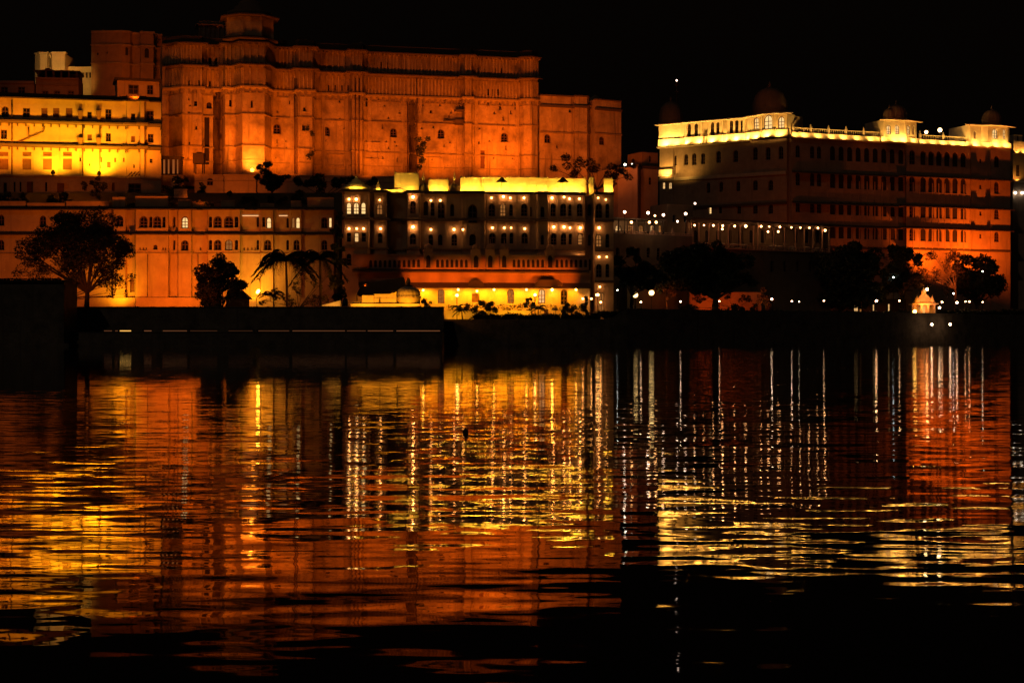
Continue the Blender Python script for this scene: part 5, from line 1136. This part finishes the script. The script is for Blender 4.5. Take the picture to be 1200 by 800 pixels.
    # two blurred garden lamps left of the big tree
    for i, (x, y) in enumerate(((744.5, 345.5), (763.5, 343))):
        globe_lamp(x, y, 255, 6.2, 'large yellow glowing garden lamp right of the hotel, %s of the two' % ('left' if i == 0 else 'right'), 'large yellow garden lamps', .42, 6, (1, .6, .2))
    globe_lamp(723.5, 340, 250, 6.0, 'tiny pale lamp beside the hotel end tower', 'tiny lamps near the hotel', .1, 18, (.9, .9, .75))
    # restaurant terrace lamps
    for i, (x, y) in enumerate(((535.5, 346), (627, 345.5), (700.5, 345.5))):
        globe_lamp(x, y, 226.5, 4.5, 'yellow globe lamp on a dark pole before the bright restaurant, %s of three' % nth(i, 3), 'globe lamps before the restaurant', .19, 24, (1, .5, .12))
    # garden walls and low houses behind the trees
    def gw(x0, x1, D, yt, lab, mat, wins=()):
        F = Fr(x0, D, x1, D + 3); b = Bld(F, 6.1, name='garden_wall', label=lab, cat='wall', wmat=mat); b.wall([(x0, 0), (x1, 0)], b.z((x0 + x1) / 2, yt), 0, wins, back=.5, depth=.3); b.band('coping', [(x0, 0), (x1, 0)], b.z((x0 + x1) / 2, yt), b.z((x0 + x1) / 2, yt - .8), .1, mat, inn=-.5)
    gw(808, 892, 265, 343, 'low garden wall lit deep orange behind the big dark tree', M_LOW)
    spot(832, 366.5, 260.5, (834, 356, 265), 650, (1, .10, .006), 130, 1, .2); spot(868, 366.5, 261, (866, 358, 266), 450, (1, .10, .006), 130, 1, .2)
    gw(735, 806, 259, 338, 'low dim garden wall right of the hotel, behind two yellow lamps', M_DIM)
    spot(776, 360, 254, (778, 342, 259), 260, (1, .14, .01), 110, 1, .2)
    gw(925, 1062, 302, 351, 'low dim garden wall with pale lit panels, left of the gate kiosk', M_DIM, [(1003.5, 361, 5.5, 9, 0, 'litdoor'), (1009, 361, 3, 9, 0, 'dim'), (1024, 361, 2, 9, 0, 'litdoor'), (1042, 361, 2.4, 10, 0, 'litdoor'), (968, 358, 3, 5, 0, 'dim')])
    spot(960, 367, 294, (950, 360, 302), 300, (1, .13, .01), 130, 1, .2)
    # orange lit hut behind the trunks
    F = Fr(1038, 312, 1068, 312); b = Bld(F, 6.1, name='garden_hut', label='small orange lit hut glimpsed between dark trunks left of the kiosk', cat='hut', wmat=M_LOW)
    b.wall([(1038, 0), (1068, 0)], b.z(1053, 341), 0, [], back=3); mm = MB(); xa = b.pt(1036)[0]; xb = b.pt(1070)[0]; mm.box(xa, xb, -.5, 3.5, b.z(1053, 341), b.z(1053, 339.5)); b.put(mm, 'roof', M_ROOF)
    spot(1050, 366, 305, (1050, 346, 312), 420, (1, .22, .02), 110, 1, .2)
    # dark block between arcade and trees and a dim quay tower at the right
    F = Fr(1155, 305, 1230, 312); b = Bld(F, 6.1, name='corner_bastion', label='dim brown plastered bastion at the right edge of the quay', cat='building', wmat=M_BRICK)
    b.wall([(1155, 0), (1230, 0)], b.z(1180, 362), -8, [], back=6); spot(1165, 392, 296, (1172, 380, 305), 110, (1, .12, .01), 160, 1, .2)
    # hut behind the bush in the left garden
    r = empty('garden_hut', at(277, 362, 218), 'dark little garden hut with a low hipped roof, beside the round bush', 'hut'); m = MB(); m.box(-1.4, 1.4, 0, 2.2, -.7, 1.35); m.build('wall', M_BRICK, r)
    m = MB(); m.add([(-1.8, -.4, 1.35), (1.8, -.4, 1.35), (1.8, 2.6, 1.35), (-1.8, 2.6, 1.35), (-.8, .9, 2.5), (.8, .9, 2.5)], [(0, 1, 5, 4), (1, 2, 5), (2, 3, 4, 5), (3, 0, 4), (3, 2, 1, 0)]); m.build('roof', M_ROOF, r)
shore()

# ================================================================== VEGETATION
def leaf_cloud(mb, c, rad, n, size, rng, droop=0.0):
    for _ in range(n):
        while True:
            v = Vector((rng.uniform(-1, 1), rng.uniform(-1, 1), rng.uniform(-1, 1)))
            if .02 < v.length <= 1: break
        v = v.normalized() * (v.length ** .55) * (1 + .18 * sin(v.x * 9 + c.x) * cos(v.z * 8))
        p = Vector((c.x + v.x * rad[0], c.y + v.y * rad[1], c.z + v.z * rad[2]))
        s = size * rng.uniform(.6, 1.4)
        u = Vector((rng.gauss(0, 1), rng.gauss(0, 1), rng.gauss(0, .7) - droop)).normalized(); w = u.orthogonal().normalized()
        a = rng.uniform(0, 6.28); w = (w * cos(a) + u.cross(w) * sin(a)) * .45
        o = len(mb.v); mb.v += [tuple(p - u * s), tuple(p + w * s), tuple(p + u * s), tuple(p - w * s)]
        mb.f.append((o, o + 1, o + 2, o + 3)); mb.m.append(0); mb.sm.append(False)

def tree(name, label, cat, D, base, blobs, leaf=.3, dens=1.0, mat=None, trunk=.3, droop=0.0, depth=1.0, group=None, seed=1, zg=None, limbs=True, bark=None):
    rng = random.Random(seed); bx, by = base; p = at(bx, by, D)
    if zg is not None: p.z = zg
    r = empty(name, p, label, cat, group); cm = MB(); tm = MB(); k = D / FP
    cents = []
    for (x, y, rp) in blobs:
        c = at(x, y, D) - p; c.y += rng.uniform(-.7, .7) * rp * k * depth; R_ = rp * k * 1.14; cents.append((c, R_))
        nsub = max(3, int(rp / 3))
        for s in range(nsub):
            q = Vector((rng.uniform(-1, 1), rng.uniform(-1, 1), rng.uniform(-1, 1))) * R_ * .62; rr = R_ * rng.uniform(.36, .62)
            leaf_cloud(cm, c + q, (rr, rr * depth, rr * .8), int(dens * 15 * (rr / leaf) ** 2) + 6, leaf, rng, droop)
    if limbs:
        fork = Vector((rng.uniform(-.2, .2), 0, max(.6, min(c.z - R_ for c, R_ in cents) * .75 + .3)))
        tm.path([Vector((0, 0, -.3)), Vector((fork.x * .4, 0, fork.z * .5)), fork], trunk * 1.25, trunk * .8, 8)
        for c, R_ in cents:
            mid = fork.lerp(c, .5) + Vector((rng.uniform(-.1, .1), rng.uniform(-.1, .1), .08)) * R_
            tm.path([fork, mid, c], trunk * .55, trunk * .12, 5)
            for _ in range(4):
                e = c + Vector((rng.uniform(-1, 1), rng.uniform(-1, 1), rng.uniform(-.4, 1))) * R_ * .8; tm.path([mid.lerp(c, rng.uniform(.3, 1)), e], trunk * .16, trunk * .05, 4)
        tm.build('trunk', bark or M_BARK, r)
    cm.build('crown', mat or M_LEAF, r)
    return r
tree('tree', 'large feathery-leaved dark tree in the left garden, before the orange mansion', 'tree', 214, (101, 361), [(85, 262, 22), (115, 268, 24), (60, 274, 20), (100, 290, 28), (130, 292, 23), (70, 295, 22), (45, 290, 18), (145, 300, 15), (118, 314, 19), (92, 316, 17), (135, 318, 11), (30, 300, 13), (150, 288, 8), (22, 288, 8), (70, 316, 11), (45, 310, 11), (112, 250, 10), (66, 256, 11)], .15, .42, M_LEAF2, .35, .6, seed=3, zg=4.5)
tree('tree', 'sparse small tree with orange-lit feathery leaves under the large dark left tree', 'tree', 218, (66, 361), [(28, 314, 12), (44, 318, 13), (60, 324, 13), (78, 332, 10), (20, 324, 9), (124, 332, 10), (140, 330, 10), (150, 326, 7), (132, 342, 7), (148, 344, 5)], .15, .17, M_LEAF2, .12, seed=4, zg=4.5)
spot(60, 352, 214, (50, 312, 218), 420, (1, .16, .01), 110, 1, .2); spot(228, 356, 206.5, (256, 328, 211), 120, (1, .16, .01), 90, 1, .2)
tm = MB(); p = at(77, 361, 212); tm.path([(0, 0, 0), at(83, 343, 212) - p, at(90, 326, 212) - p], .16, .08, 7); tm.path([at(80, 350, 212) - p, at(77, 335, 212) - p], .09, .05, 6); r = empty('young_tree', p, 'slim leaning young tree with an orange lit trunk beside the black shed', 'tree'); tm.build('trunk', M_BARK, r); cm = MB(); rng = random.Random(5); leaf_cloud(cm, at(91, 322, 212) - p, (1.0, 1.0, .8), 160, .15, rng, .5); cm.build('crown', M_LEAF2, r)
tree('round_bush', 'round dark bushy tree in the left garden, over the little hut', 'tree', 211, (258, 361), [(266, 312, 15), (246, 324, 15), (276, 325, 12), (258, 338, 18), (240, 340, 11), (248, 350, 13), (270, 342, 13), (262, 325, 16), (240, 352, 11), (258, 354, 13), (236, 332, 9), (258, 308, 11), (282, 335, 9)], .17, .9, M_LEAF2, .2, seed=11, zg=4.5)
def palm(label, D, base, top, n, flen, seed, group='palms in the gardens', droop=1.0, zg=4.5, r0=.2):
    rng = random.Random(seed); p = at(*base, D); p.z = zg; t = at(*top, D) - p; r = empty('palm_tree', p, label, 'palm', group)
    m = MB(); m.path([Vector((0, 0, -.2)), Vector((t.x * .3, .1, t.z * .35)), Vector((t.x * .7, .1, t.z * .7)), t], r0, r0 * .6, 7); m.build('trunk', M_BARK, r)
    c = MB()
    for i in range(n):
        a = 2 * pi * i / n + rng.uniform(-.2, .2); el = rng.uniform(-.2, 1.1); L = flen * rng.uniform(.8, 1.1); d = Vector((cos(a), sin(a), 0)); pts = []
        for s in range(7):
            q = s / 6; pts.append(t + d * (L * q * cos(el * .8)) + Vector((0, 0, L * (sin(el) * q - droop * .62 * q * q))))
        c.path(pts, .035, .012, 4)
        side = d.cross(Vector((0, 0, 1)))
        for s in range(1, 7):
            for j in range(4):
                b0 = pts[s - 1].lerp(pts[s], j / 4)
                for sg in (-1, 1):
                    e = b0 + side * (sg * L * .24 * (1 - .5 * s / 7)) + d * (L * .09) + Vector((0, 0, -L * .10 * rng.uniform(.5, 1.5))); w = d * (.05 + L * .016)
                    c.add([b0 - w, b0 + w, e], [(0, 1, 2)])
    c.build('fronds', M_LEAF, r)
palm('tall dark palm standing before the right part of the orange mansion', 213, (337, 361), (335, 302), 44, 4.3, 1, droop=1.25)
palm('second tall palm, right of the first, before the mansion end', 214, (376, 361), (375, 301), 40, 3.8, 2, droop=1.25)
palm('small palm in front of the restaurant, at its left lamp post', 224, (542, 374), (541, 363), 13, 1.3, 3, r0=.12)
palm('small palm in front of the restaurant, at its middle lamp post', 224, (630, 374), (631, 361), 13, 1.4, 4, r0=.12)
palm('young palm behind the low garden plants before the left restaurant windows', 228, (533, 374), (537, 359), 11, 1.5, 6, r0=.1)
palm('low feathery palm beside the flood lamp in the left garden', 216, (322, 361), (320, 346), 13, 2.2, 8, r0=.15)
tree('slim_tree', 'tall slim black tree in the gap between the mansion and the hotel', 'tree', 222, (396, 361), [(396, 255, 7), (397, 272, 8), (395, 290, 9), (397, 308, 9), (395, 326, 9), (396, 343, 8)], .22, 1.2, M_LEAF, .2, seed=21, zg=4.5)
tree('shrub', 'dark mass of garden shrubs under the two tall palms', 'shrub', 217, (350, 361), [(322, 346, 8), (338, 350, 9), (352, 344, 8), (364, 350, 9), (380, 348, 8), (388, 338, 7), (310, 352, 6), (346, 334, 5), (372, 332, 6), (386, 322, 5)], .17, .30, M_LEAF2, .1, seed=14, zg=4.5)
spot(92, 358, 208.5, (95, 295, 214), 380, (1, .16, .015), 100, 1, .3); spot(345, 357, 208, (350, 320, 215), 160, (1, .15, .015), 110, 1, .3)  # front fill spots added to lift the dark leaves
# terrace vegetation at the foot of the palace
def zt_(y, D): return at(0, y, D).z
tree('tree', 'small dark tree on the terrace at the foot of the palace tower', 'tree', 262, (318, 234), [(311, 199, 9), (325, 206, 13), (306, 211, 8), (334, 212, 7), (318, 214, 10), (314, 192, 6)], .24, 1.2, M_LEAF, .22, seed=31)
tree('shrub', 'dark wide hedge-like shrub on the terrace left of the hotel roof', 'shrub', 258, (380, 236), [(352, 216, 8), (366, 214, 9), (382, 213, 9), (398, 214, 9), (412, 213, 8), (436, 212, 8), (425, 216, 8), (372, 226, 9), (392, 226, 9), (350, 228, 8)], .26, 1.0, M_LEAF, .15, seed=32)
tree('shrub', 'small dark conical shrub before the low terrace wall', 'shrub', 260, (237, 234), [(236, 219, 5), (237, 225, 5.5), (237, 230, 5)], .2, 1.0, M_LEAF, .1, seed=33)
tree('shrub', 'dark leafy shrub in the corner beside the yellow building', 'shrub', 256, (205, 234), [(205, 215, 8), (212, 222, 7), (198, 224, 7), (206, 228, 8), (216, 211, 5)], .22, .9, M_LEAF, .12, seed=34)
tree('shrub', 'dark shrub spilling over the mansion roof at the left edge', 'shrub', 246, (14, 246), [(5, 232, 9), (20, 234, 9), (-10, 232, 9), (30, 238, 6)], .22, .9, M_LEAF, .12, seed=35)
tree('shrub', 'dark roof shrub above the crown of the large left tree', 'shrub', 246, (66, 246), [(55, 236, 7), (68, 234, 9), (80, 237, 6)], .22, .9, M_LEAF, .12, seed=36)
tree('potted_plant', 'thin-leaved plant before the base storey of the yellow building', 'plant', 250, (116, 236), [(112, 217, 6), (118, 212, 6), (114, 226, 7), (122, 222, 5), (100, 218, 5)], .18, .5, M_LEAF3, .06, seed=37)
tree('shrub', 'dark low shrubs on the mansion roof between its parapet blocks', 'shrub', 246, (152, 246), [(152, 238, 5), (203, 239, 5), (197, 236, 5), (244, 236, 6), (285, 236, 6), (298, 236, 6)], .2, 1.0, M_LEAF, .06, seed=38)
tree('shrub', 'dark shrubs on the mansion roof below the terrace tree', 'shrub', 246, (330, 246), [(330, 236, 7), (318, 233, 6), (346, 233, 7), (358, 235, 6), (269, 227, 4)], .2, 1.0, M_LEAF, .06, seed=39)
tree('climbing_plant', 'dark climbing plant on the palace wall beside the twin drainpipes', 'climbing plant', 287.5, (493, 190), [(493, 168, 7), (496, 178, 7), (491, 187, 6), (499, 166, 6), (489, 176, 5), (494, 195, 5)], .2, .5, M_LEAF, .05, seed=41, depth=.4)
tree('climbing_plant', 'small wall plant on the projecting bay right of the palace tower', 'climbing plant', 282.5, (363, 186), [(362, 150, 3.5), (364, 156, 4), (361, 183, 5), (366, 180, 3)], .18, .6, M_LEAF, .05, seed=42, depth=.4)
tree('tree', 'thin-leaved red-lit tree on the hotel roof terrace, before the palace end', 'tree', 252, (700, 232), [(664, 190, 10), (680, 186, 9), (692, 198, 12), (712, 200, 11), (728, 198, 9), (652, 198, 6), (737, 205, 7), (672, 200, 10), (720, 212, 9), (740, 192, 5)], .17, .42, M_LEAF3, .16, seed=51)
# right-hand trees
tree('tree', 'huge black domed tree in the middle of the right shore, below the arcade', 'tree', 257, (838, 374), [(830, 304, 25), (800, 310, 25), (845, 296, 14), (858, 318, 22), (784, 326, 17), (876, 330, 11), (826, 320, 24), (850, 326, 16), (806, 326, 15)], .32, 1.0, M_LEAF, .5, seed=61, zg=6.2)
tree('tree', 'black tree between the hotel end tower and the huge domed tree', 'tree', 252, (740, 374), [(736, 312, 15), (752, 322, 15), (728, 324, 11), (766, 316, 13), (745, 298, 11), (768, 332, 9)], .28, 1.0, M_LEAF, .3, seed=62, zg=6.0)
tree('tree', 'big black tree left of the lit kiosk, before the dark arcades', 'tree', 290, (985, 374), [(985, 316, 30), (962, 306, 18), (1008, 324, 25), (1024, 340, 15), (950, 328, 15), (995, 296, 15), (978, 338, 22), (1016, 306, 15), (1003, 344, 18)], .32, 1.0, M_LEAF, .45, seed=63, zg=6.2)
tree('tree', 'dark tree directly behind and left of the lit kiosk', 'tree', 302, (1057, 372), [(1058, 306, 18), (1052, 326, 18), (1045, 298, 12), (1068, 322, 15), (1074, 304, 9), (1040, 318, 12)], .3, .9, M_LEAF, .35, seed=64, zg=6.2)
tree('tree', 'dark rounded tree at the right, before the orange lit palace wall', 'tree', 316, (1145, 372), [(1145, 322, 21), (1126, 314, 13), (1160, 334, 15), (1140, 306, 11), (1130, 334, 15), (1166, 320, 11), (1150, 340, 14), (1174, 336, 8)], .3, .9, M_LEAF, .35, seed=65, zg=6.2)
tree('tree', 'sparse red-lit tree with thin pale branches, above and right of the kiosk', 'tree', 306, (1120, 372), [(1092, 300, 11), (1108, 304, 11), (1080, 312, 9), (1100, 318, 9), (1118, 318, 8), (1036, 306, 6), (1122, 300, 6), (1112, 312, 9), (1086, 322, 7)], .2, .22, M_LEAF3, .25, seed=66, zg=6.2, bark=stone('pale_bark', (.3, .2, .14), .4, 2, .4))
spot(1098, 364, 297, (1102, 312, 306), 9000, (1, .16, .02), 70, 1, .2)
tree('tree', 'low tree with pinkish-orange lit leaves just above the gate kiosk roof', 'tree', 294, (1076, 372), [(1066, 330, 7), (1078, 326, 8), (1092, 330, 7), (1104, 338, 7), (1058, 340, 5), (1084, 334, 5), (1112, 346, 5)], .18, .25, M_LEAF3, .12, seed=70, zg=6.2)
spot(1084, 362, 285, (1084, 332, 294), 1500, (1, .2, .03), 90, 1, .2)
tree('shrub', 'orange-lit leafy shrub beside the right foot of the huge domed tree', 'shrub', 262, (897, 372), [(893, 339, 5), (898, 346, 5), (903, 354, 5), (892, 350, 5), (906, 362, 5), (898, 364, 6)], .2, .6, M_LEAF3, .1, seed=67, zg=6.2)
spot(896, 366, 259, (896, 344, 262), 420, (1, .22, .02), 80, 1, .1)
tree('shrub', 'orange-lit leafy shrub right of the two large yellow lamps', 'shrub', 256, (782, 372), [(779, 340, 5), (785, 338, 5), (790, 345, 4)], .2, .6, M_LEAF3, .1, seed=68, zg=6.2); spot(781, 356, 253, (782, 340, 256), 160, (1, .2, .02), 90, 1, .1)
tree('shrub', 'dark ragged bushes silhouetted before the deep orange garden wall', 'shrub', 257, (860, 374), [(850, 366, 6), (861, 363, 7), (871, 366, 6), (838, 369, 5), (824, 370, 4), (886, 362, 7), (810, 360, 8), (803, 360, 7), (878, 352, 5), (815, 348, 6), (828, 347, 5), (870, 349, 5), (852, 346, 5)], .2, .5, M_LEAF, .08, seed=69, zg=6.2)
hb = MB(); rng = random.Random(90)
def hedge(label, x0, x1, yb, yv, dD, seed, n):
    rng = random.Random(seed); m = MB(); q0 = QF.D((x0 + x1) / 2) + dD; p = at((x0 + x1) / 2, yb, q0)
    for i in range(n):
        x = x0 + (x1 - x0) * (i + rng.uniform(0, 1)) / n; D = QF.D(x) + dD; c = at(x, yb - rng.uniform(0, yv), D) - p; rr = rng.uniform(.3, .62)
        leaf_cloud(m, c, (rr * 1.2, rr, rr), 90, .2, rng)
    tag(m.build('hedge', M_LEAF, None, p), label, 'hedge')
hedge('low ragged dark hedge along the quay edge before the bright restaurant', 556, 700, 374, 3, 2.0, 91, 60)
hedge('dark ragged hedge along the quay edge below the huge domed tree', 700, 905, 370, 2, 1.6, 92, 110)
hedge('dark ragged hedge along the quay edge between the domed tree and the kiosk', 905, 1064, 369, 2, 1.6, 93, 60)
hedge('dark ragged hedge along the quay edge right of the kiosk', 1100, 1200, 368, 3, 1.6, 94, 40)
for i, (lab, D, base, bl) in enumerate((
        ('rounded dark bush before the restaurant, below the dark square window', 226, (566, 374), [(566, 357, 6), (574, 358, 6), (558, 363, 6), (569, 365, 7), (580, 362, 5)]),
        ('dark bush before the restaurant, beside the middle lamp post', 225, (624, 374), [(621, 354, 5), (626, 358, 4), (615, 358, 3)]),
        ('dark bush at the right end of the restaurant terrace', 226, (668, 374), [(664, 359, 5), (672, 362, 6), (680, 361, 5), (660, 366, 6), (676, 368, 5)]),
        ('clipped dark plant column at the right end of the restaurant wall', 226, (687, 374), [(687, 350, 3), (687, 356, 3), (687, 362, 3.4), (687, 368, 3.6)]),
        ('dark bush beside the right corner of the small shrine', 217, (497, 361), [(496, 354, 5), (503, 357, 4), (489, 357, 4)]),
        ('low reddish flowering shrub before the left restaurant windows', 229, (548, 374), [(548, 360, 4), (541, 364, 4), (553, 365, 4)]))):
    tree('shrub', lab, 'shrub', D, base, bl, .15, .9, M_LEAF3 if 'reddish' in lab else M_LEAF, .07, seed=100 + i, zg=4.5)
m = MB(); rng = random.Random(77); p = at(600, 362, 231)
for i in range(44):
    x = 523 + 158 * (i + rng.uniform(0, 1)) / 44; leaf_cloud(m, at(x, 360 + rng.uniform(-2, 2.5), 231) - p, (.4, .3, .35), 26, .13, rng)
tag(m.build('flower_border', M_LEAF3, None, p), 'row of low reddish plants along the foot of the bright restaurant wall', 'flower border')

# ================================================================== RESTAURANT FURNITURE
def furniture():
    zg = 4.62
    w = MB(); A = at(522, 374, 227.5); B_ = at(622, 374, 227.5); L = B_.x - A.x
    m = MB(); m.box(0, L, 0, .3, 0, at(0, 364.5, 227.5).z - 4.5); m.box(-.05, L + .05, -.08, .38, at(0, 364.5, 227.5).z - 4.5, at(0, 363.8, 227.5).z - 4.5)
    tag(m.build('terrace_wall', M_CRM, None, Vector((A.x, 227.5, 4.5))), 'low bright yellow lit terrace wall in front of the restaurant tables', 'wall')
    for x, pw in ((526, 150), (540, 130), (556, 60), (578, 60), (592, 200), (604, 240), (616, 220)): spot(x, 373, 225.6, (x, 368, 227.5), pw, (1, .38, .006), 150, .8, .1)
    for i, x in enumerate((596, 609, 619, 640)):
        p = at(x, 372, 229.0); p.z = 4.9; t = empty('dining_chair', p, 'dark dining chair behind the low yellow terrace wall, %s of four' % nth(i, 4), 'chair', 'dining chairs on the restaurant terrace')
        m = MB(); m.box(-.28, .28, -.28, .28, .42, .5); m.build('seat', M_SHUT, t); m = MB(); m.box(-.3, .3, -.3, -.24, .5, 1.35); m.build('backrest', M_SHUT, t)
        for sx in (-.24, .24):
            for sy in (-.24, .24): m = MB(); m.box(sx - .03, sx + .03, sy - .03, sy + .03, -.3, .42); m.build('leg', M_SHUT, t)
    for i, (x, y, wd) in enumerate(((633, 360.5, .55), (651, 361.5, .42))):
        p = at(x, 374, 226); p.z = 4.5; h = at(x, y, 226).z - 4.5; t = empty('parasol', p, ('wider' if i == 0 else 'narrower') + ' pale parasol before the right part of the restaurant', 'parasol', 'pale parasols before the restaurant')
        m = MB(); m.lathe(0, 0, [(wd, h - .25), (wd * .8, h - .05), (wd * .3, h + .1), (.03, h + .18)], 12); m.build('canopy', M_CLOTH, t); m = MB(); m.lathe(0, 0, [(.25, 0), (.04, .06), (.035, h)], 8); m.build('pole', M_METAL, t)
    for i, x in enumerate((588, 659.5)):
        p = at(x, 227, 236.5); h = at(x, 207.5, 236.5).z - p.z; t = empty('roof_parasol', p, 'dark peaked parasol on the hotel roof terrace, %s of the two' % ('left' if i == 0 else 'right'), 'parasol', 'dark parasols on the hotel roof terrace')
        m = MB(); m.lathe(0, 0, [(.85, h - .75), (.82, h - .68), (.4, h - .35), (.05, h)], 4, smooth=False); m.build('canopy', M_DCLOTH, t); m = MB(); m.lathe(0, 0, [(.2, 0), (.04, .06), (.035, h)], 8); m.build('pole', M_METAL, t)
    # folded awning humps on the restaurant eave
    for i, (x0, x1) in enumerate(((548, 567), (626, 660))):
        a = at(x0, 333, 228.8); c = at(x1, 333, 228.8); L = c.x - a.x; m = MB(); n = 12; vs = []; fs = []
        for k in range(n + 1):
            q = k / n; z = .62 * (sin(pi * q) ** .5 if i == 0 else min(1, 6 * q, 6 * (1 - q))) + .02
            vs += [(L * q, 0, -.3), (L * q, .1, z), (L * q, 1.0, z), (L * q, 1.1, -.3)]
        for k in range(n):
            for j in range(4): j2 = (j + 1) % 4; fs.append((4 * k + j, 4 * k + 4 + j, 4 * k + 4 + j2, 4 * k + j2))
        fs += [(0, 1, 2, 3), (4 * n + 3, 4 * n + 2, 4 * n + 1, 4 * n)]; m.add(vs, fs)
        tag(m.build('rolled_awning', M_DCLOTH, None, a), ('short humped' if i == 0 else 'long flat-topped') + ' dark rolled awning lying on the restaurant eave', 'awning', 'rolled awnings on the restaurant eave')
    # floating thing on the water
    D = (ZC - WL) * FP / (507.5 - HZ); p = at(545.5, 507.5, D); p.z = WL
    m = MB(); m.lathe(0, 0, [(.006, -.008), (.011, 0), (.0125, .009), (.009, .017), (.003, .021), (.0025, .026)], 12); tag(m.build('float', M_ROOF, None, p), 'small round black float on the water, in the orange reflection', 'float')
furniture()
